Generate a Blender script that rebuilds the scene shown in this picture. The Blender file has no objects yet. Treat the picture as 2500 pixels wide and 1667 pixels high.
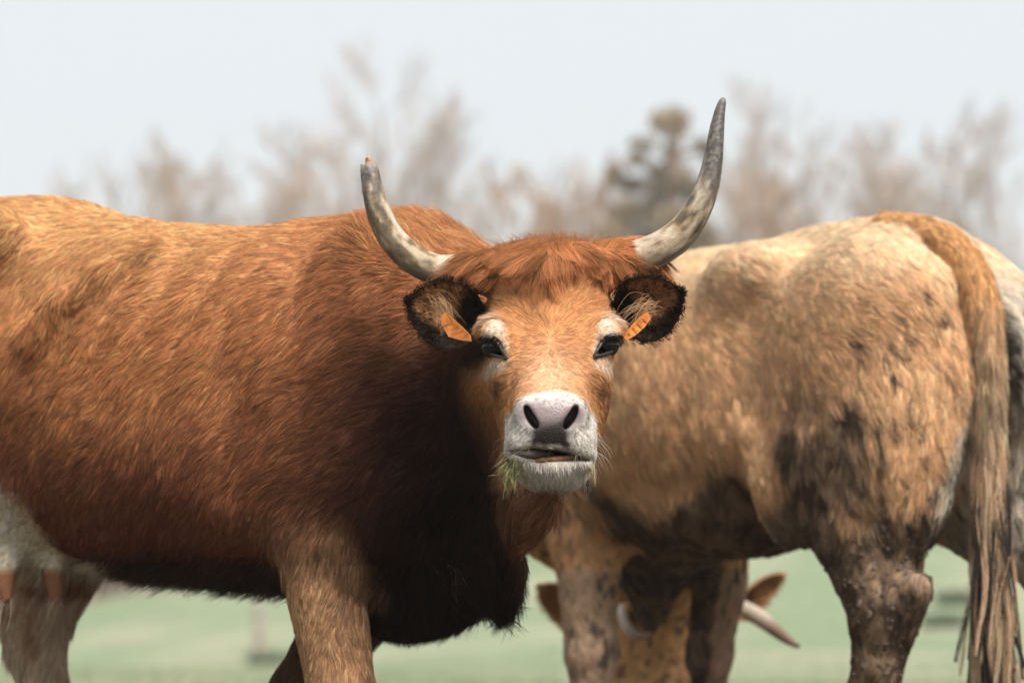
import bpy, math, os
import numpy as np
from mathutils import Matrix, Vector, kdtree

R = math.radians
rng = np.random.default_rng(11)
SC = bpy.context.scene
COL = SC.collection

# ------------------------------------------------------------------ camera
CAM_Z, F_PX, HORIZON = 0.72, 8100.0, 1290.0        # pixels of the 2500 x 1667 photograph
PITCH = math.atan((HORIZON - 833.5) / F_PX)
cam_data = bpy.data.cameras.new('camera')
cam_data.sensor_width = 36.0
cam_data.lens = F_PX / 2500.0 * 36.0
cam_data.clip_start, cam_data.clip_end = 0.1, 3000.0
cam_data.dof.use_dof = True
cam_data.dof.focus_distance = 5.93
cam_data.dof.aperture_fstop = 3.3
cam = bpy.data.objects.new('camera', cam_data)
cam.location = (0, 0, CAM_Z)
cam.rotation_euler = (math.pi / 2 + PITCH, 0, 0)
COL.objects.link(cam)
SC.camera = cam
CAM = np.array([0, 0, CAM_Z])

# ------------------------------------------------------------------ sky, sun, exposure
SUN_EL, SUN_AZ = 51.0, 152.0          # azimuth: degrees to the right of straight ahead (high, over the viewer's right shoulder)
world = bpy.data.worlds.new('World')
SC.world = world
world.use_nodes = True
wn, wl = world.node_tree.nodes, world.node_tree.links
bg = wn['Background']
sky = wn.new('ShaderNodeTexSky')
sky.sky_type = 'NISHITA'
sky.sun_disc = False
sky.sun_elevation = R(SUN_EL)
sky.sun_rotation = R(SUN_AZ)
sky.dust_density = 5.0
sc_ = wn.new('ShaderNodeMix'); sc_.data_type = 'RGBA'; sc_.blend_type = 'MIX'
sc_.inputs[0].default_value = 0.88                 # a closed, even layer of thin cloud over the blue
sc_.inputs[7].default_value = (5.78, 6.05, 6.17, 1)
wl.new(sky.outputs[0], sc_.inputs[6])
wl.new(sc_.outputs[2], bg.inputs[0])
bg.inputs[1].default_value = 0.1
sun_data = bpy.data.lights.new('sun', 'SUN')
sun_data.energy = 3.6
sun_data.angle = R(26)
sun_data.color = (1.0, 0.965, 0.92)
sun = bpy.data.objects.new('sun', sun_data)
sd = Vector((math.sin(R(SUN_AZ)) * math.cos(R(SUN_EL)), math.cos(R(SUN_AZ)) * math.cos(R(SUN_EL)), math.sin(R(SUN_EL))))
sun.rotation_euler = sd.to_track_quat('Z', 'Y').to_euler()
COL.objects.link(sun)
SC.view_settings.view_transform = 'Standard'
SC.view_settings.look = 'None'
SC.view_settings.exposure = 0.62
SC.view_settings.gamma = 1.0
SC.view_settings.use_curve_mapping = False
SC.render.engine = 'CYCLES'
SC.cycles.max_bounces = 6
SC.cycles.diffuse_bounces = 2
SC.cycles.glossy_bounces = 2
SC.cycles.transmission_bounces = 3
SC.cycles.transparent_max_bounces = 6
SC.cycles.use_denoising = True
SC.cycles_curves.shape = 'RIBBONS'

# ------------------------------------------------------------------ small tools
UPV = np.array([0, -math.sin(PITCH), math.cos(PITCH)])
FWD = np.array([0, math.cos(PITCH), math.sin(PITCH)])


def P(px, py, Y):
    """the point at depth Y that stands at a place of the photograph"""
    d = FWD + np.array([1., 0, 0]) * (px - 1250) / F_PX + UPV * (833.5 - py) / F_PX
    return CAM + d * (Y / d[1])


def project(p):
    q = p - CAM
    f = q @ FWD
    return np.stack([1250 + F_PX * q[:, 0] / f, 833.5 - F_PX * (q @ UPV) / f], 1)


def unit(v):
    v = np.asarray(v, float)
    return v / np.maximum(np.linalg.norm(v, axis=-1, keepdims=True), 1e-9)


def sstep(a, b, x):
    t = np.clip((x - a) / (b - a), 0, 1)
    return t * t * (3 - 2 * t)


def vnoise(p, freq, seed=0):
    """smooth value noise in 0..1"""
    q = np.asarray(p, float) * freq + 37.7 * (seed + 1)
    i = np.floor(q).astype(np.int64)
    f = q - i
    f = f * f * (3 - 2 * f)
    out = np.zeros(len(q))
    for dx in (0, 1):
        for dy in (0, 1):
            for dz in (0, 1):
                h = ((i[:, 0] + dx) * 374761393 + (i[:, 1] + dy) * 668265263 + (i[:, 2] + dz) * 2147483647 + seed * 974711) & 0xffffffff
                h = ((h ^ (h >> 13)) * 1274126177) & 0xffffffff
                h = (h ^ (h >> 16)) & 0xffff
                w = (f[:, 0] if dx else 1 - f[:, 0]) * (f[:, 1] if dy else 1 - f[:, 1]) * (f[:, 2] if dz else 1 - f[:, 2])
                out += w * h / 65535.0
    return out


def fbm(p, freq, seed=0, octs=3):
    s, a, t = 0, 1.0, 0
    for k in range(octs):
        s = s + a * vnoise(p, freq * 2 ** k, seed + 17 * k); t += a; a *= 0.5
    return s / t


def C(*rgb):
    """sRGB 0..255 -> linear"""
    c = np.array(rgb, float) / 255
    return np.where(c <= 0.04045, c / 12.92, ((c + 0.055) / 1.055) ** 2.4)


# ------------------------------------------------------------------ materials
def new_mat(name):
    m = bpy.data.materials.new(name)
    m.use_nodes = True
    n, l = m.node_tree.nodes, m.node_tree.links
    return m, n, l, n['Principled BSDF']


def plain_mat(name, col, rough=0.6, spec=0.5, noise=0.0, nscale=40, bump=0.0, bscale=120, coat=0.0, sss=0.0, col2=None):
    m, n, l, b = new_mat(name)
    b.inputs['Roughness'].default_value = rough
    b.inputs['Specular IOR Level'].default_value = spec
    b.inputs['Coat Weight'].default_value = coat
    b.inputs['Subsurface Weight'].default_value = sss
    b.inputs['Subsurface Scale'].default_value = 0.01
    tc = n.new('ShaderNodeTexCoord')
    nz = n.new('ShaderNodeTexNoise'); nz.inputs['Scale'].default_value = nscale; nz.inputs['Detail'].default_value = 5
    l.new(tc.outputs['Object'], nz.inputs['Vector'])
    mix = n.new('ShaderNodeMix'); mix.data_type = 'RGBA'
    c2 = col2 if col2 is not None else tuple(min(1, c * (1 + noise)) for c in col)
    mix.inputs[6].default_value = (*[c * (1 - noise) for c in col], 1)
    mix.inputs[7].default_value = (*c2, 1)
    rp = n.new('ShaderNodeMapRange'); rp.inputs[1].default_value = 0.35; rp.inputs[2].default_value = 0.65
    l.new(nz.outputs[0], rp.inputs[0]); l.new(rp.outputs[0], mix.inputs[0])
    l.new(mix.outputs[2], b.inputs['Base Color'])
    if bump:
        bz = n.new('ShaderNodeTexNoise'); bz.inputs['Scale'].default_value = bscale; bz.inputs['Detail'].default_value = 4
        l.new(tc.outputs['Object'], bz.inputs['Vector'])
        bp = n.new('ShaderNodeBump'); bp.inputs['Strength'].default_value = bump; bp.inputs['Distance'].default_value = 0.004
        l.new(bz.outputs[0], bp.inputs['Height']); l.new(bp.outputs[0], b.inputs['Normal'])
    return m


def hide_mat(name):
    """skin and ground coat under the hair: pattern colour from the point attribute, fine grain from nodes"""
    m, n, l, b = new_mat(name)
    at = n.new('ShaderNodeAttribute'); at.attribute_name = 'coat'
    aw = n.new('ShaderNodeAttribute'); aw.attribute_name = 'gloss'
    tc = n.new('ShaderNodeTexCoord')
    nz = n.new('ShaderNodeTexNoise'); nz.inputs['Scale'].default_value = 160; nz.inputs['Detail'].default_value = 4
    l.new(tc.outputs['Object'], nz.inputs['Vector'])
    mr = n.new('ShaderNodeMapRange'); mr.inputs[3].default_value = 0.75; mr.inputs[4].default_value = 1.2
    l.new(nz.outputs[0], mr.inputs[0])
    mx = n.new('ShaderNodeMix'); mx.data_type = 'RGBA'; mx.blend_type = 'MULTIPLY'; mx.inputs[0].default_value = 1
    l.new(at.outputs['Color'], mx.inputs[6]); l.new(mr.outputs[0], mx.inputs[7])
    l.new(mx.outputs[2], b.inputs['Base Color'])
    rr = n.new('ShaderNodeMapRange'); rr.inputs[3].default_value = 0.85; rr.inputs[4].default_value = 0.32
    l.new(aw.outputs['Fac'], rr.inputs[0]); l.new(rr.outputs[0], b.inputs['Roughness'])
    sp = n.new('ShaderNodeMapRange'); sp.inputs[3].default_value = 0.12; sp.inputs[4].default_value = 0.4
    l.new(aw.outputs['Fac'], sp.inputs[0]); l.new(sp.outputs[0], b.inputs['Specular IOR Level'])
    vz = n.new('ShaderNodeTexVoronoi'); vz.inputs['Scale'].default_value = 330
    l.new(tc.outputs['Object'], vz.inputs['Vector'])
    bp = n.new('ShaderNodeBump'); bp.inputs['Strength'].default_value = 0.5; bp.inputs['Distance'].default_value = 0.0012
    l.new(vz.outputs['Distance'], bp.inputs['Height']); l.new(bp.outputs[0], b.inputs['Normal'])
    return m


def hair_mat(name, trans=0.22, shine=0.10):
    """hair lit by the lie of the coat: diffuse on the skin's normal, some light through the strands, a little shine"""
    m, n, l, b = new_mat(name)
    n.remove(b)
    out = n['Material Output']
    at = n.new('ShaderNodeAttribute'); at.attribute_name = 'coat'
    an = n.new('ShaderNodeAttribute'); an.attribute_name = 'lie'
    df = n.new('ShaderNodeBsdfDiffuse'); df.inputs['Roughness'].default_value = 0.4
    tr = n.new('ShaderNodeBsdfTranslucent')
    hb = n.new('ShaderNodeBsdfHair'); hb.component = 'Reflection'
    hb.inputs['RoughnessU'].default_value = 0.28; hb.inputs['RoughnessV'].default_value = 0.6
    l.new(at.outputs['Color'], hb.inputs['Color'])
    l.new(at.outputs['Color'], df.inputs['Color']); l.new(at.outputs['Color'], tr.inputs['Color'])
    l.new(an.outputs['Vector'], df.inputs['Normal']); l.new(an.outputs['Vector'], tr.inputs['Normal'])
    m1 = n.new('ShaderNodeMixShader'); m1.inputs[0].default_value = trans
    l.new(df.outputs[0], m1.inputs[1]); l.new(tr.outputs[0], m1.inputs[2])
    m2 = n.new('ShaderNodeMixShader'); m2.inputs[0].default_value = shine
    l.new(m1.outputs[0], m2.inputs[1]); l.new(hb.outputs[0], m2.inputs[2])
    l.new(m2.outputs[0], out.inputs['Surface'])
    return m


M_HIDE = hide_mat('hide')
M_HAIR = hair_mat('hair')

# ------------------------------------------------------------------ objects


def tag(o, label=None, category=None, group=None, kind=None):
    for k, v in (('label', label), ('category', category), ('group', group), ('kind', kind)):
        if v:
            o[k] = v
    return o


def empty(name, loc, **kw):
    o = bpy.data.objects.new(name, None)
    o.empty_display_size = 0.2
    o.location = loc
    COL.objects.link(o)
    return tag(o, **kw)


def mesh_obj(name, V, F, mat, parent=None, smooth=True, attrs=None):
    me = bpy.data.meshes.new(name)
    F = np.asarray(F) if not isinstance(F, list) else F
    if isinstance(F, np.ndarray):
        n, k = F.shape
        me.vertices.add(len(V)); me.loops.add(n * k); me.polygons.add(n)
        me.vertices.foreach_set('co', np.asarray(V, np.float32).ravel())
        me.loops.foreach_set('vertex_index', F.astype(np.int32).ravel())
        me.polygons.foreach_set('loop_start', np.arange(0, n * k, k, dtype=np.int32))
        me.polygons.foreach_set('loop_total', np.full(n, k, np.int32))
    else:
        me.from_pydata([tuple(v) for v in V], [], F)
    me.polygons.foreach_set('use_smooth', np.full(len(me.polygons), smooth, bool))
    for k, a in (attrs or {}).items():
        a = np.asarray(a, np.float32)
        if a.ndim == 2:
            at = me.attributes.new(k, 'FLOAT_COLOR', 'POINT')
            at.data.foreach_set('color', np.concatenate([a, np.ones((len(a), 1), np.float32)], 1).ravel())
        else:
            at = me.attributes.new(k, 'FLOAT', 'POINT'); at.data.foreach_set('value', a)
    me.update(calc_edges=True)
    me.validate()
    me.materials.append(mat)
    o = bpy.data.objects.new(name, me)
    COL.objects.link(o)
    if parent is not None:
        o.parent = parent
        # parents are empties (or meshes at the origin): keep world coordinates
        o.matrix_parent_inverse = Matrix.Translation(-PLOC.get(parent.name, Vector((0, 0, 0))))
    return o


PLOC = {}


def thing(name, loc, **kw):
    o = empty(name, loc, **kw)
    PLOC[o.name] = Vector(loc)
    return o


def hair_obj(name, pts, rad, col, lie, mat, parent):
    """pts (N,K,3); rad (N,K); col (N,3); lie (N,3)"""
    N, K = pts.shape[:2]
    hc = bpy.data.hair_curves.new(name)
    hc.add_curves([K] * N)
    hc.position_data.foreach_set('vector', np.ascontiguousarray(pts, np.float32).ravel())
    a = hc.attributes.get('radius') or hc.attributes.new('radius', 'FLOAT', 'POINT')
    a.data.foreach_set('value', np.ascontiguousarray(rad, np.float32).ravel())
    a = hc.attributes.new('coat', 'FLOAT_COLOR', 'CURVE')
    a.data.foreach_set('color', np.concatenate([col, np.ones((N, 1))], 1).astype(np.float32).ravel())
    a = hc.attributes.new('lie', 'FLOAT_VECTOR', 'CURVE')
    a.data.foreach_set('vector', np.ascontiguousarray(lie, np.float32).ravel())
    hc.materials.append(mat)
    o = bpy.data.objects.new(name, hc)
    COL.objects.link(o)
    if parent is not None:
        o.parent = parent
        o.matrix_parent_inverse = Matrix.Translation(-PLOC.get(parent.name, Vector((0, 0, 0))))
    return o


# ------------------------------------------------------------------ soft-union solids on a grid
def smin(a, b, k):
    h = np.clip(0.5 + 0.5 * (b - a) / k, 0, 1)
    return b + (a - b) * h - k * h * (1 - h)


class Field:
    """a distance field on a grid whose axes may be turned about z"""

    def __init__(self, O, h, lo, hi, vox):
        self.O = np.array([O[0], O[1], 0.]); self.vox = vox
        h = unit(np.array([h[0], h[1], 0.]))
        self.A = np.stack([h, np.array([-h[1], h[0], 0]), np.array([0, 0, 1.])])   # rows: local axes
        self.lo = np.array(lo, float)
        self.n = np.ceil((np.array(hi) - self.lo) / vox).astype(int) + 1
        self.d = np.ones(self.n, np.float32)
        self.ax = [(self.lo[i] + np.arange(self.n[i]) * vox).astype(np.float32) for i in range(3)]

    def loc(self, p):
        return (np.asarray(p) - self.O) @ self.A.T

    def vec(self, v):
        return np.asarray(v) @ self.A.T

    def wor(self, p):
        return p @ self.A + self.O

    def sub(self, lo, hi):
        a = np.clip(np.floor((lo - self.lo) / self.vox).astype(int), 0, self.n)
        b = np.clip(np.ceil((hi - self.lo) / self.vox).astype(int) + 1, 0, self.n)
        if np.any(b <= a):
            return None, None
        sl = tuple(slice(a[i], b[i]) for i in range(3))
        X, Y, Z = np.meshgrid(*[self.ax[i][sl[i]] for i in range(3)], indexing='ij', sparse=True)
        return sl, (X, Y, Z)

    def put(self, sl, v, k, cut):
        cur = self.d[sl]
        self.d[sl] = -smin(-cur, v, k) if cut else smin(cur, v, k)

    def ell(self, c, r, k=0.04, axes=None, cut=False):
        """ellipsoid; axes rows = its own axes in world space"""
        c = self.loc(c); r = np.array(r, float)
        ax = self.vec(np.eye(3) if axes is None else unit(axes))
        m = r.max() + k + 2 * self.vox
        sl, g = self.sub(c - m, c + m)
        if sl is None:
            return
        X, Y, Z = g[0] - c[0], g[1] - c[1], g[2] - c[2]
        q0 = q1 = 0
        for i in range(3):
            t = X * ax[i, 0] + Y * ax[i, 1] + Z * ax[i, 2]
            q0 = q0 + (t / r[i]) ** 2; q1 = q1 + (t / r[i] ** 2) ** 2
        k0, k1 = np.sqrt(q0), np.sqrt(q1) + 1e-6
        self.put(sl, k0 * (k0 - 1) / k1, k, cut)

    def loft(self, st, k=0.04, p=2.0, cut=False):
        """st: list of (centre, half width, half height up, half height down, lateral axis, up axis) in world space"""
        c = np.array([self.loc(s[0]) for s in st])
        w = np.array([s[1:4] for s in st], float)
        la = np.array([self.vec(unit(s[4])) for s in st]); up = np.array([self.vec(unit(s[5])) for s in st])
        m = w.max(1, keepdims=True) * 1.15 + k + 2 * self.vox
        sl, g = self.sub((c - m).min(0), (c + m).max(0))
        if sl is None:
            return
        X, Y, Z = np.broadcast_arrays(*g)
        best = np.full(X.shape, 1e9, np.float32); val = np.ones(X.shape, np.float32)
        for i in range(len(st) - 1):
            ab = c[i + 1] - c[i]; L2 = ab @ ab
            px, py, pz = X - c[i, 0], Y - c[i, 1], Z - c[i, 2]
            t = np.clip((px * ab[0] + py * ab[1] + pz * ab[2]) / L2, 0, 1)
            qx, qy, qz = px - t * ab[0], py - t * ab[1], pz - t * ab[2]
            d2 = qx * qx + qy * qy + qz * qz
            wi = [w[i, j] + (w[i + 1, j] - w[i, j]) * t for j in range(3)]
            l_ = la[i] + (la[i + 1] - la[i]) * 0.5; l_ = l_ / np.linalg.norm(l_)
            u_ = up[i] + (up[i + 1] - up[i]) * 0.5; u_ = u_ / np.linalg.norm(u_)
            a_ = ab / math.sqrt(L2)
            la_ = qx * l_[0] + qy * l_[1] + qz * l_[2]
            uu = qx * u_[0] + qy * u_[1] + qz * u_[2]
            aa = qx * a_[0] + qy * a_[1] + qz * a_[2]
            hh = np.where(uu > 0, wi[1], wi[2])
            rm = np.minimum(wi[0], hh)
            # axial overshoot only at the ends of the chain
            rho = (np.abs(la_ / wi[0]) ** p + np.abs(uu / hh) ** p + np.abs(aa / rm) ** p) ** (1 / p)
            v = (rho - 1) * rm
            s = v < val
            val = np.where(s, v, val)
        self.put(sl, val, k, cut)

    def tube(self, pts, rad, k=0.03, cut=False):
        """chain of round cones"""
        c = np.array([self.loc(q) for q in pts]); rad = np.array(rad, float)
        m = rad[:, None] + k + 2 * self.vox
        sl, g = self.sub((c - m).min(0), (c + m).max(0))
        if sl is None:
            return
        X, Y, Z = np.broadcast_arrays(*g)
        val = np.ones(X.shape, np.float32)
        for i in range(len(c) - 1):
            ab = c[i + 1] - c[i]
            px, py, pz = X - c[i, 0], Y - c[i, 1], Z - c[i, 2]
            t = np.clip((px * ab[0] + py * ab[1] + pz * ab[2]) / max(ab @ ab, 1e-9), 0, 1)
            d = np.sqrt((px - t * ab[0]) ** 2 + (py - t * ab[1]) ** 2 + (pz - t * ab[2]) ** 2) - (rad[i] + (rad[i + 1] - rad[i]) * t)
            val = np.minimum(val, d)
        self.put(sl, val, k, cut)

    def displace(self, lo, hi, fn):
        """fn(world points) -> metres outwards, applied near the surface"""
        c = np.array([self.loc(q) for q in (lo, hi)])
        sl, g = self.sub(c.min(0), c.max(0))
        if sl is None:
            return
        X, Y, Z = np.broadcast_arrays(*g)
        near = np.abs(self.d[sl]) < 0.05
        q = np.stack([X[near], Y[near], Z[near]], 1)
        v = self.d[sl].copy()
        v[near] -= fn(self.wor(q))
        self.d[sl] = v

    def mesh(self):
        import openvdb
        g = openvdb.FloatGrid(1.0)
        lim = 4 * self.vox
        g.background = lim
        g.copyFromArray(np.clip(self.d, -lim, lim).astype(np.float32))
        V, Q = g.convertToQuads(0.0)
        V = np.array(V, float) * self.vox + self.lo
        return self.wor(V), np.array(Q).astype(np.int64)


def relax(V, Q, n=2, f=0.5):
    e = np.concatenate([Q[:, [0, 1]], Q[:, [1, 2]], Q[:, [2, 3]], Q[:, [3, 0]]])
    for _ in range(n):
        s = np.zeros_like(V); c = np.zeros(len(V))
        for a, b in ((0, 1), (1, 0)):
            for j in range(3):
                s[:, j] += np.bincount(e[:, a], V[e[:, b], j], len(V))
            c += np.bincount(e[:, a], minlength=len(V))
        V = V + f * (s / np.maximum(c, 1)[:, None] - V)
    return V


def vnormals(V, Q):
    n = np.cross(V[Q[:, 2]] - V[Q[:, 0]], V[Q[:, 3]] - V[Q[:, 1]])
    N = np.zeros_like(V)
    for k in range(4):
        for j in range(3):
            N[:, j] += np.bincount(Q[:, k], n[:, j], len(V))
    return unit(N)


def keep_faces(V, Q, mask):
    """keep the faces whose four corners are in mask, drop loose vertices"""
    Q = Q[mask[Q].any(1)]
    used = np.zeros(len(V), bool); used[Q.ravel()] = True
    idx = np.cumsum(used) - 1
    return V[used], idx[Q]


def scatter(V, Q, N, n, dens=None, cull=-0.3):
    """n points on the sides a viewer near the camera could see"""
    T = np.concatenate([Q[:, [0, 1, 2]], Q[:, [0, 2, 3]]])
    a, b, c = V[T[:, 0]], V[T[:, 1]], V[T[:, 2]]
    area = np.linalg.norm(np.cross(b - a, c - a), axis=1)
    cen = (a + b + c) / 3
    fn = unit(N[T].sum(1))
    vis = (fn * unit(CAM - cen)).sum(1) > cull
    w = area * vis
    if dens is not None:
        w = w * dens(cen, fn)
    i = rng.choice(len(T), n, p=w / w.sum())
    u, v = rng.random(n), rng.random(n)
    s = u + v > 1
    u[s], v[s] = 1 - u[s], 1 - v[s]
    t = T[i]
    bc = np.stack([1 - u - v, u, v], 1)
    p = (V[t] * bc[:, :, None]).sum(1)
    nn = unit((N[t] * bc[:, :, None]).sum(1))
    return p, nn


def grow(p, n, flow, length, lift, width, K=5, clump=0.5, clump_n=None, wild=0.15, curl=0.0, droop=0.0, seed=0, tint=.18, relief=.3):
    """strands: (N,K,3) points and radii"""
    N = len(p)
    t = flow - (flow * n).sum(1, keepdims=True) * n
    t = unit(t)
    j = rng.normal(0, 1, (N, 3)) * wild
    # slowly varying swirls of the lie
    sw = np.stack([vnoise(p, 26, seed + s) - 0.5 for s in range(3)], 1) * 0.9 * (wild / 0.15) ** 0.5
    t = t + j + sw
    t = unit(t - (t * n).sum(1, keepdims=True) * n)
    L = (length * rng.uniform(0.6, 1.2, N))[:, None]
    lift = np.broadcast_to(np.asarray(lift, float).reshape(-1, 1), (N, 1)) * rng.uniform(0.5, 1.5, (N, 1))
    s = np.linspace(0, 1, K)
    pts = np.zeros((N, K, 3))
    side = np.cross(n, t)
    ph = rng.uniform(0, 6.28, (N, 1))
    for k, sk in enumerate(s):
        pts[:, k] = p + t * L * sk + n * L * (lift * sk * (1 - 0.45 * sk)) + side * L * curl * np.sin(3.2 * sk + ph) * sk
        pts[:, k, 2] -= droop * L[:, 0] * sk ** 2
    if clump > 0:
        m = clump_n or max(8, N // 14)
        gi = rng.choice(N, m, replace=False)
        kd = kdtree.KDTree(m)
        for q, i in enumerate(gi):
            kd.insert(p[i], q)
        kd.balance()
        near = np.array([kd.find(x)[1] for x in p])
        g = gi[near]
        off = p - p[g]
        # a clump never pulls strands from far away
        ok = (np.linalg.norm(off, axis=1) < np.mean(length) * 0.9)[:, None]
        cs = clump * rng.uniform(0.5, 1.0, (N, 1)) * ok
        for k, sk in enumerate(s):
            tgt = pts[g, k] + off * (1 - 0.85 * sk)
            pts[:, k] += (tgt - pts[:, k]) * cs * sk ** 0.8
    rad = (np.asarray(width) * rng.uniform(0.7, 1.3, N))[:, None] * (1 - 0.85 * s[None, :] ** 1.6)
    tint = np.exp(rng.normal(0, tint, N))[g] if clump > 0 else np.ones(N)      # locks differ a little in colour
    lie = n + .22 * rng.normal(0, 1, n.shape)
    if clump > 0:
        lie = lie + relief * rng.normal(0, 1, (N, 3))[g]
    return pts, rad, tint[:, None], unit(lie)


def vary(col, amt=0.16, hue=0.05):
    N = len(col)
    v = np.exp(rng.normal(0, amt, (N, 1)))
    return np.clip(col * v * np.exp(rng.normal(0, hue, (N, 3))), 0.002, 0.95)


def blend(col, new, w):
    return col + (np.asarray(new) - col) * np.clip(w, 0, 1)[:, None]


def gauss2(q, cx, cy, rx, ry):
    return np.exp(-(((q[:, 0] - cx) / rx) ** 2 + ((q[:, 1] - cy) / ry) ** 2))


# ================================================================== the red cow in front
O1, H1 = np.array([-0.26, 6.60, 0.]), unit(np.array([0.906, -0.423, 0.]))
L1 = np.array([-H1[1], H1[0], 0.])
Z = np.array([0, 0, 1.])


def B1(x, y, z):
    return O1 + H1 * x + L1 * y + Z * z


def trunk(fr, H, L, rows, p=2.3, mid=0.5):
    st = []
    for x, top, bot, hw in rows:
        zc = bot + (top - bot) * mid
        st.append((fr(x, 0, zc), hw, top - zc, zc - bot, L, Z))
    return st


def solid_red_cow(F):
    e, lf, tb = F.ell, F.loft, F.tube
    # trunk
    lf(trunk(B1, H1, L1, [(-1.40, 1.30, 1.00, .10), (-1.30, 1.355, .84, .18), (-1.10, 1.37, .76, .24), (-0.85, 1.385, .72, .27),
                          (-0.65, 1.36, .67, .30), (-0.45, 1.338, .625, .33), (-0.2, 1.325, .608, .335), (0.0, 1.32, .60, .295),
                          (0.12, 1.275, .62, .225), (0.21, 1.21, .68, .15)], mid=0.46), 0.02, 2.25)
    e(B1(-0.04, 0, 1.235), (.18, .09, .085), 0.09)                       # withers
    e(B1(-0.84, 0, 1.32), (.20, .10, .08), 0.08)                     # sacrum
    for s in (-1, 1):
        e(B1(-0.80, s * .235, 1.315), (.085, .055, .06), 0.09, axes=[H1, L1, Z])            # hook bone
        e(B1(-1.12, s * .165, .98), (.27, .125, .36), 0.10, axes=[H1 * .97 + Z * .25, L1, Z * .97 - H1 * .25])   # thigh
        e(B1(-0.88, s * .20, .80), (.10, .085, .16), 0.09, axes=[H1, L1, Z])              # stifle
        e(B1(0.03, s * .205, 1.06), (.115, .085, .235 if s > 0 else .25), 0.08, axes=[H1 * .95 - Z * .3, L1, Z * .95 + H1 * .3])   # shoulder blade
        e(B1(0.13, s * .18, .87), (.15, .10, .15), 0.09, axes=[H1, L1, Z])               # upper arm
    # flank hollow and the line behind the shoulder
    e(B1(-0.59, -.335, 1.245), (.13, .055, .065), 0.09, axes=[H1 * .9 + Z * .44, L1, Z * .9 - H1 * .44], cut=True)
    e(B1(-0.16, -.37, .98), (.045, .045, .26), 0.06, axes=[H1, L1, Z + H1 * .25], cut=True)
    e(B1(-0.75, -.335, .86), (.06, .05, .14), 0.07, axes=[H1, L1, Z], cut=True)
    tb([B1(-.40, -.22, 1.28), B1(-.47, -.285, 1.235), B1(-.56, -.312, 1.17), B1(-.62, -.318, 1.10)], [.010, .014, .014, .010], .07)     # last rib
    # near fore leg, far fore leg stepping back
    tb([B1(0.045, -.175, .83), B1(-0.005, -.195, .71), B1(-0.015, -.20, .60), B1(0.01, -.20, .47), B1(0.022, -.20, .39)], [.115, .096, .077, .066, .062], 0.06)
    tb([B1(0.022, -.20, .39), B1(0.022, -.20, .30), B1(0.02, -.20, .16), B1(0.022, -.20, .10), B1(0.04, -.20, .045)], [.060, .043, .040, .048, .06], 0.03)
    tb([B1(0.02, .16, .80), B1(-0.06, .17, .68), B1(-0.20, .17, .50), B1(-0.27, .17, .39)], [.11, .09, .066, .058], 0.05)
    tb([B1(-0.27, .17, .39), B1(-0.34, .17, .24), B1(-0.40, .17, .12), B1(-0.39, .17, .05)], [.056, .042, .044, .055], 0.03)
    # hind legs
    for s, dx in ((-1, -0.18), (1, 0.21)):
        tb([B1(-1.05 + dx, s * .19, .86), B1(-1.06 + dx, s * .20, .72), B1(-1.12 + dx, s * .20, .58), B1(-1.155 + dx, s * .20, .50)], [.14, .095, .072, .066], 0.06)
        tb([B1(-1.20 + dx, s * .20, .565), B1(-1.155 + dx, s * .20, .49)], [.036, .05], 0.04)
        tb([B1(-1.15 + dx, s * .20, .50), B1(-1.115 + dx, s * .20, .34), B1(-1.09 + dx, s * .20, .17), B1(-1.08 + dx, s * .20, .10), B1(-1.06 + dx, s * .20, .05)], [.060, .047, .045, .052, .06], 0.03)
    # udder and teats
    e(B1(-0.84, -.04, .745), (.155, .16, .115), 0.05, axes=[H1, L1, Z])
    e(B1(-0.92, -.09, .74), (.13, .12, .13), 0.05, axes=[H1, L1, Z])
    for x, y in ((-0.715, -.07), (-0.785, -.15), (-0.85, -.15), (-0.875, -.05)):
        tb([B1(x, y, .675), B1(x + .004, y - .01, .625), B1(x + .008, y - .012, .578)], [.034, .024, .015], 0.022)
    # brisket and dewlap
    e(B1(0.065, 0, .67), (.175, .12, .155), 0.06, axes=[H1, L1, Z])
    e(B1(0.165, 0, .75), (.105, .085, .17), 0.07, axes=[H1, L1, Z])
    # neck, bending to the viewer
    n0 = L1
    lf([(B1(-0.02, 0, 1.00), .20, .28, .34, n0, Z), (B1(0.14, -.02, 1.0), .18, .238, .30, n0, Z),
        (B1(0.25, -.09, 1.01), .145, .195, .24, unit(L1 + H1 * .6), Z), (B1(0.35, -.18, 1.03), .105, .125, .18, unit(L1 + H1 * 1.3), Z),
        (B1(0.44, -.27, 1.06), .085, .10, .14, unit(L1 + H1 * 2.0), Z)], 0.05, 2.1)
    lf([(P(1318, 1150, 6.06), .038, .07, .07, [1, 0, .1], [0, -.6, .8]), (P(1255, 1225, 6.19), .032, .09, .07, [1, .5, 0], [0, -.3, 1]),
        (P(1205, 1320, 6.33), .034, .10, .08, [.9, .6, 0], Z), (P(1180, 1390, 6.41), .040, .09, .08, [.8, .8, 0], Z)], 0.05, 2.0)
    head_solid(F)


CX = 1345


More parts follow.
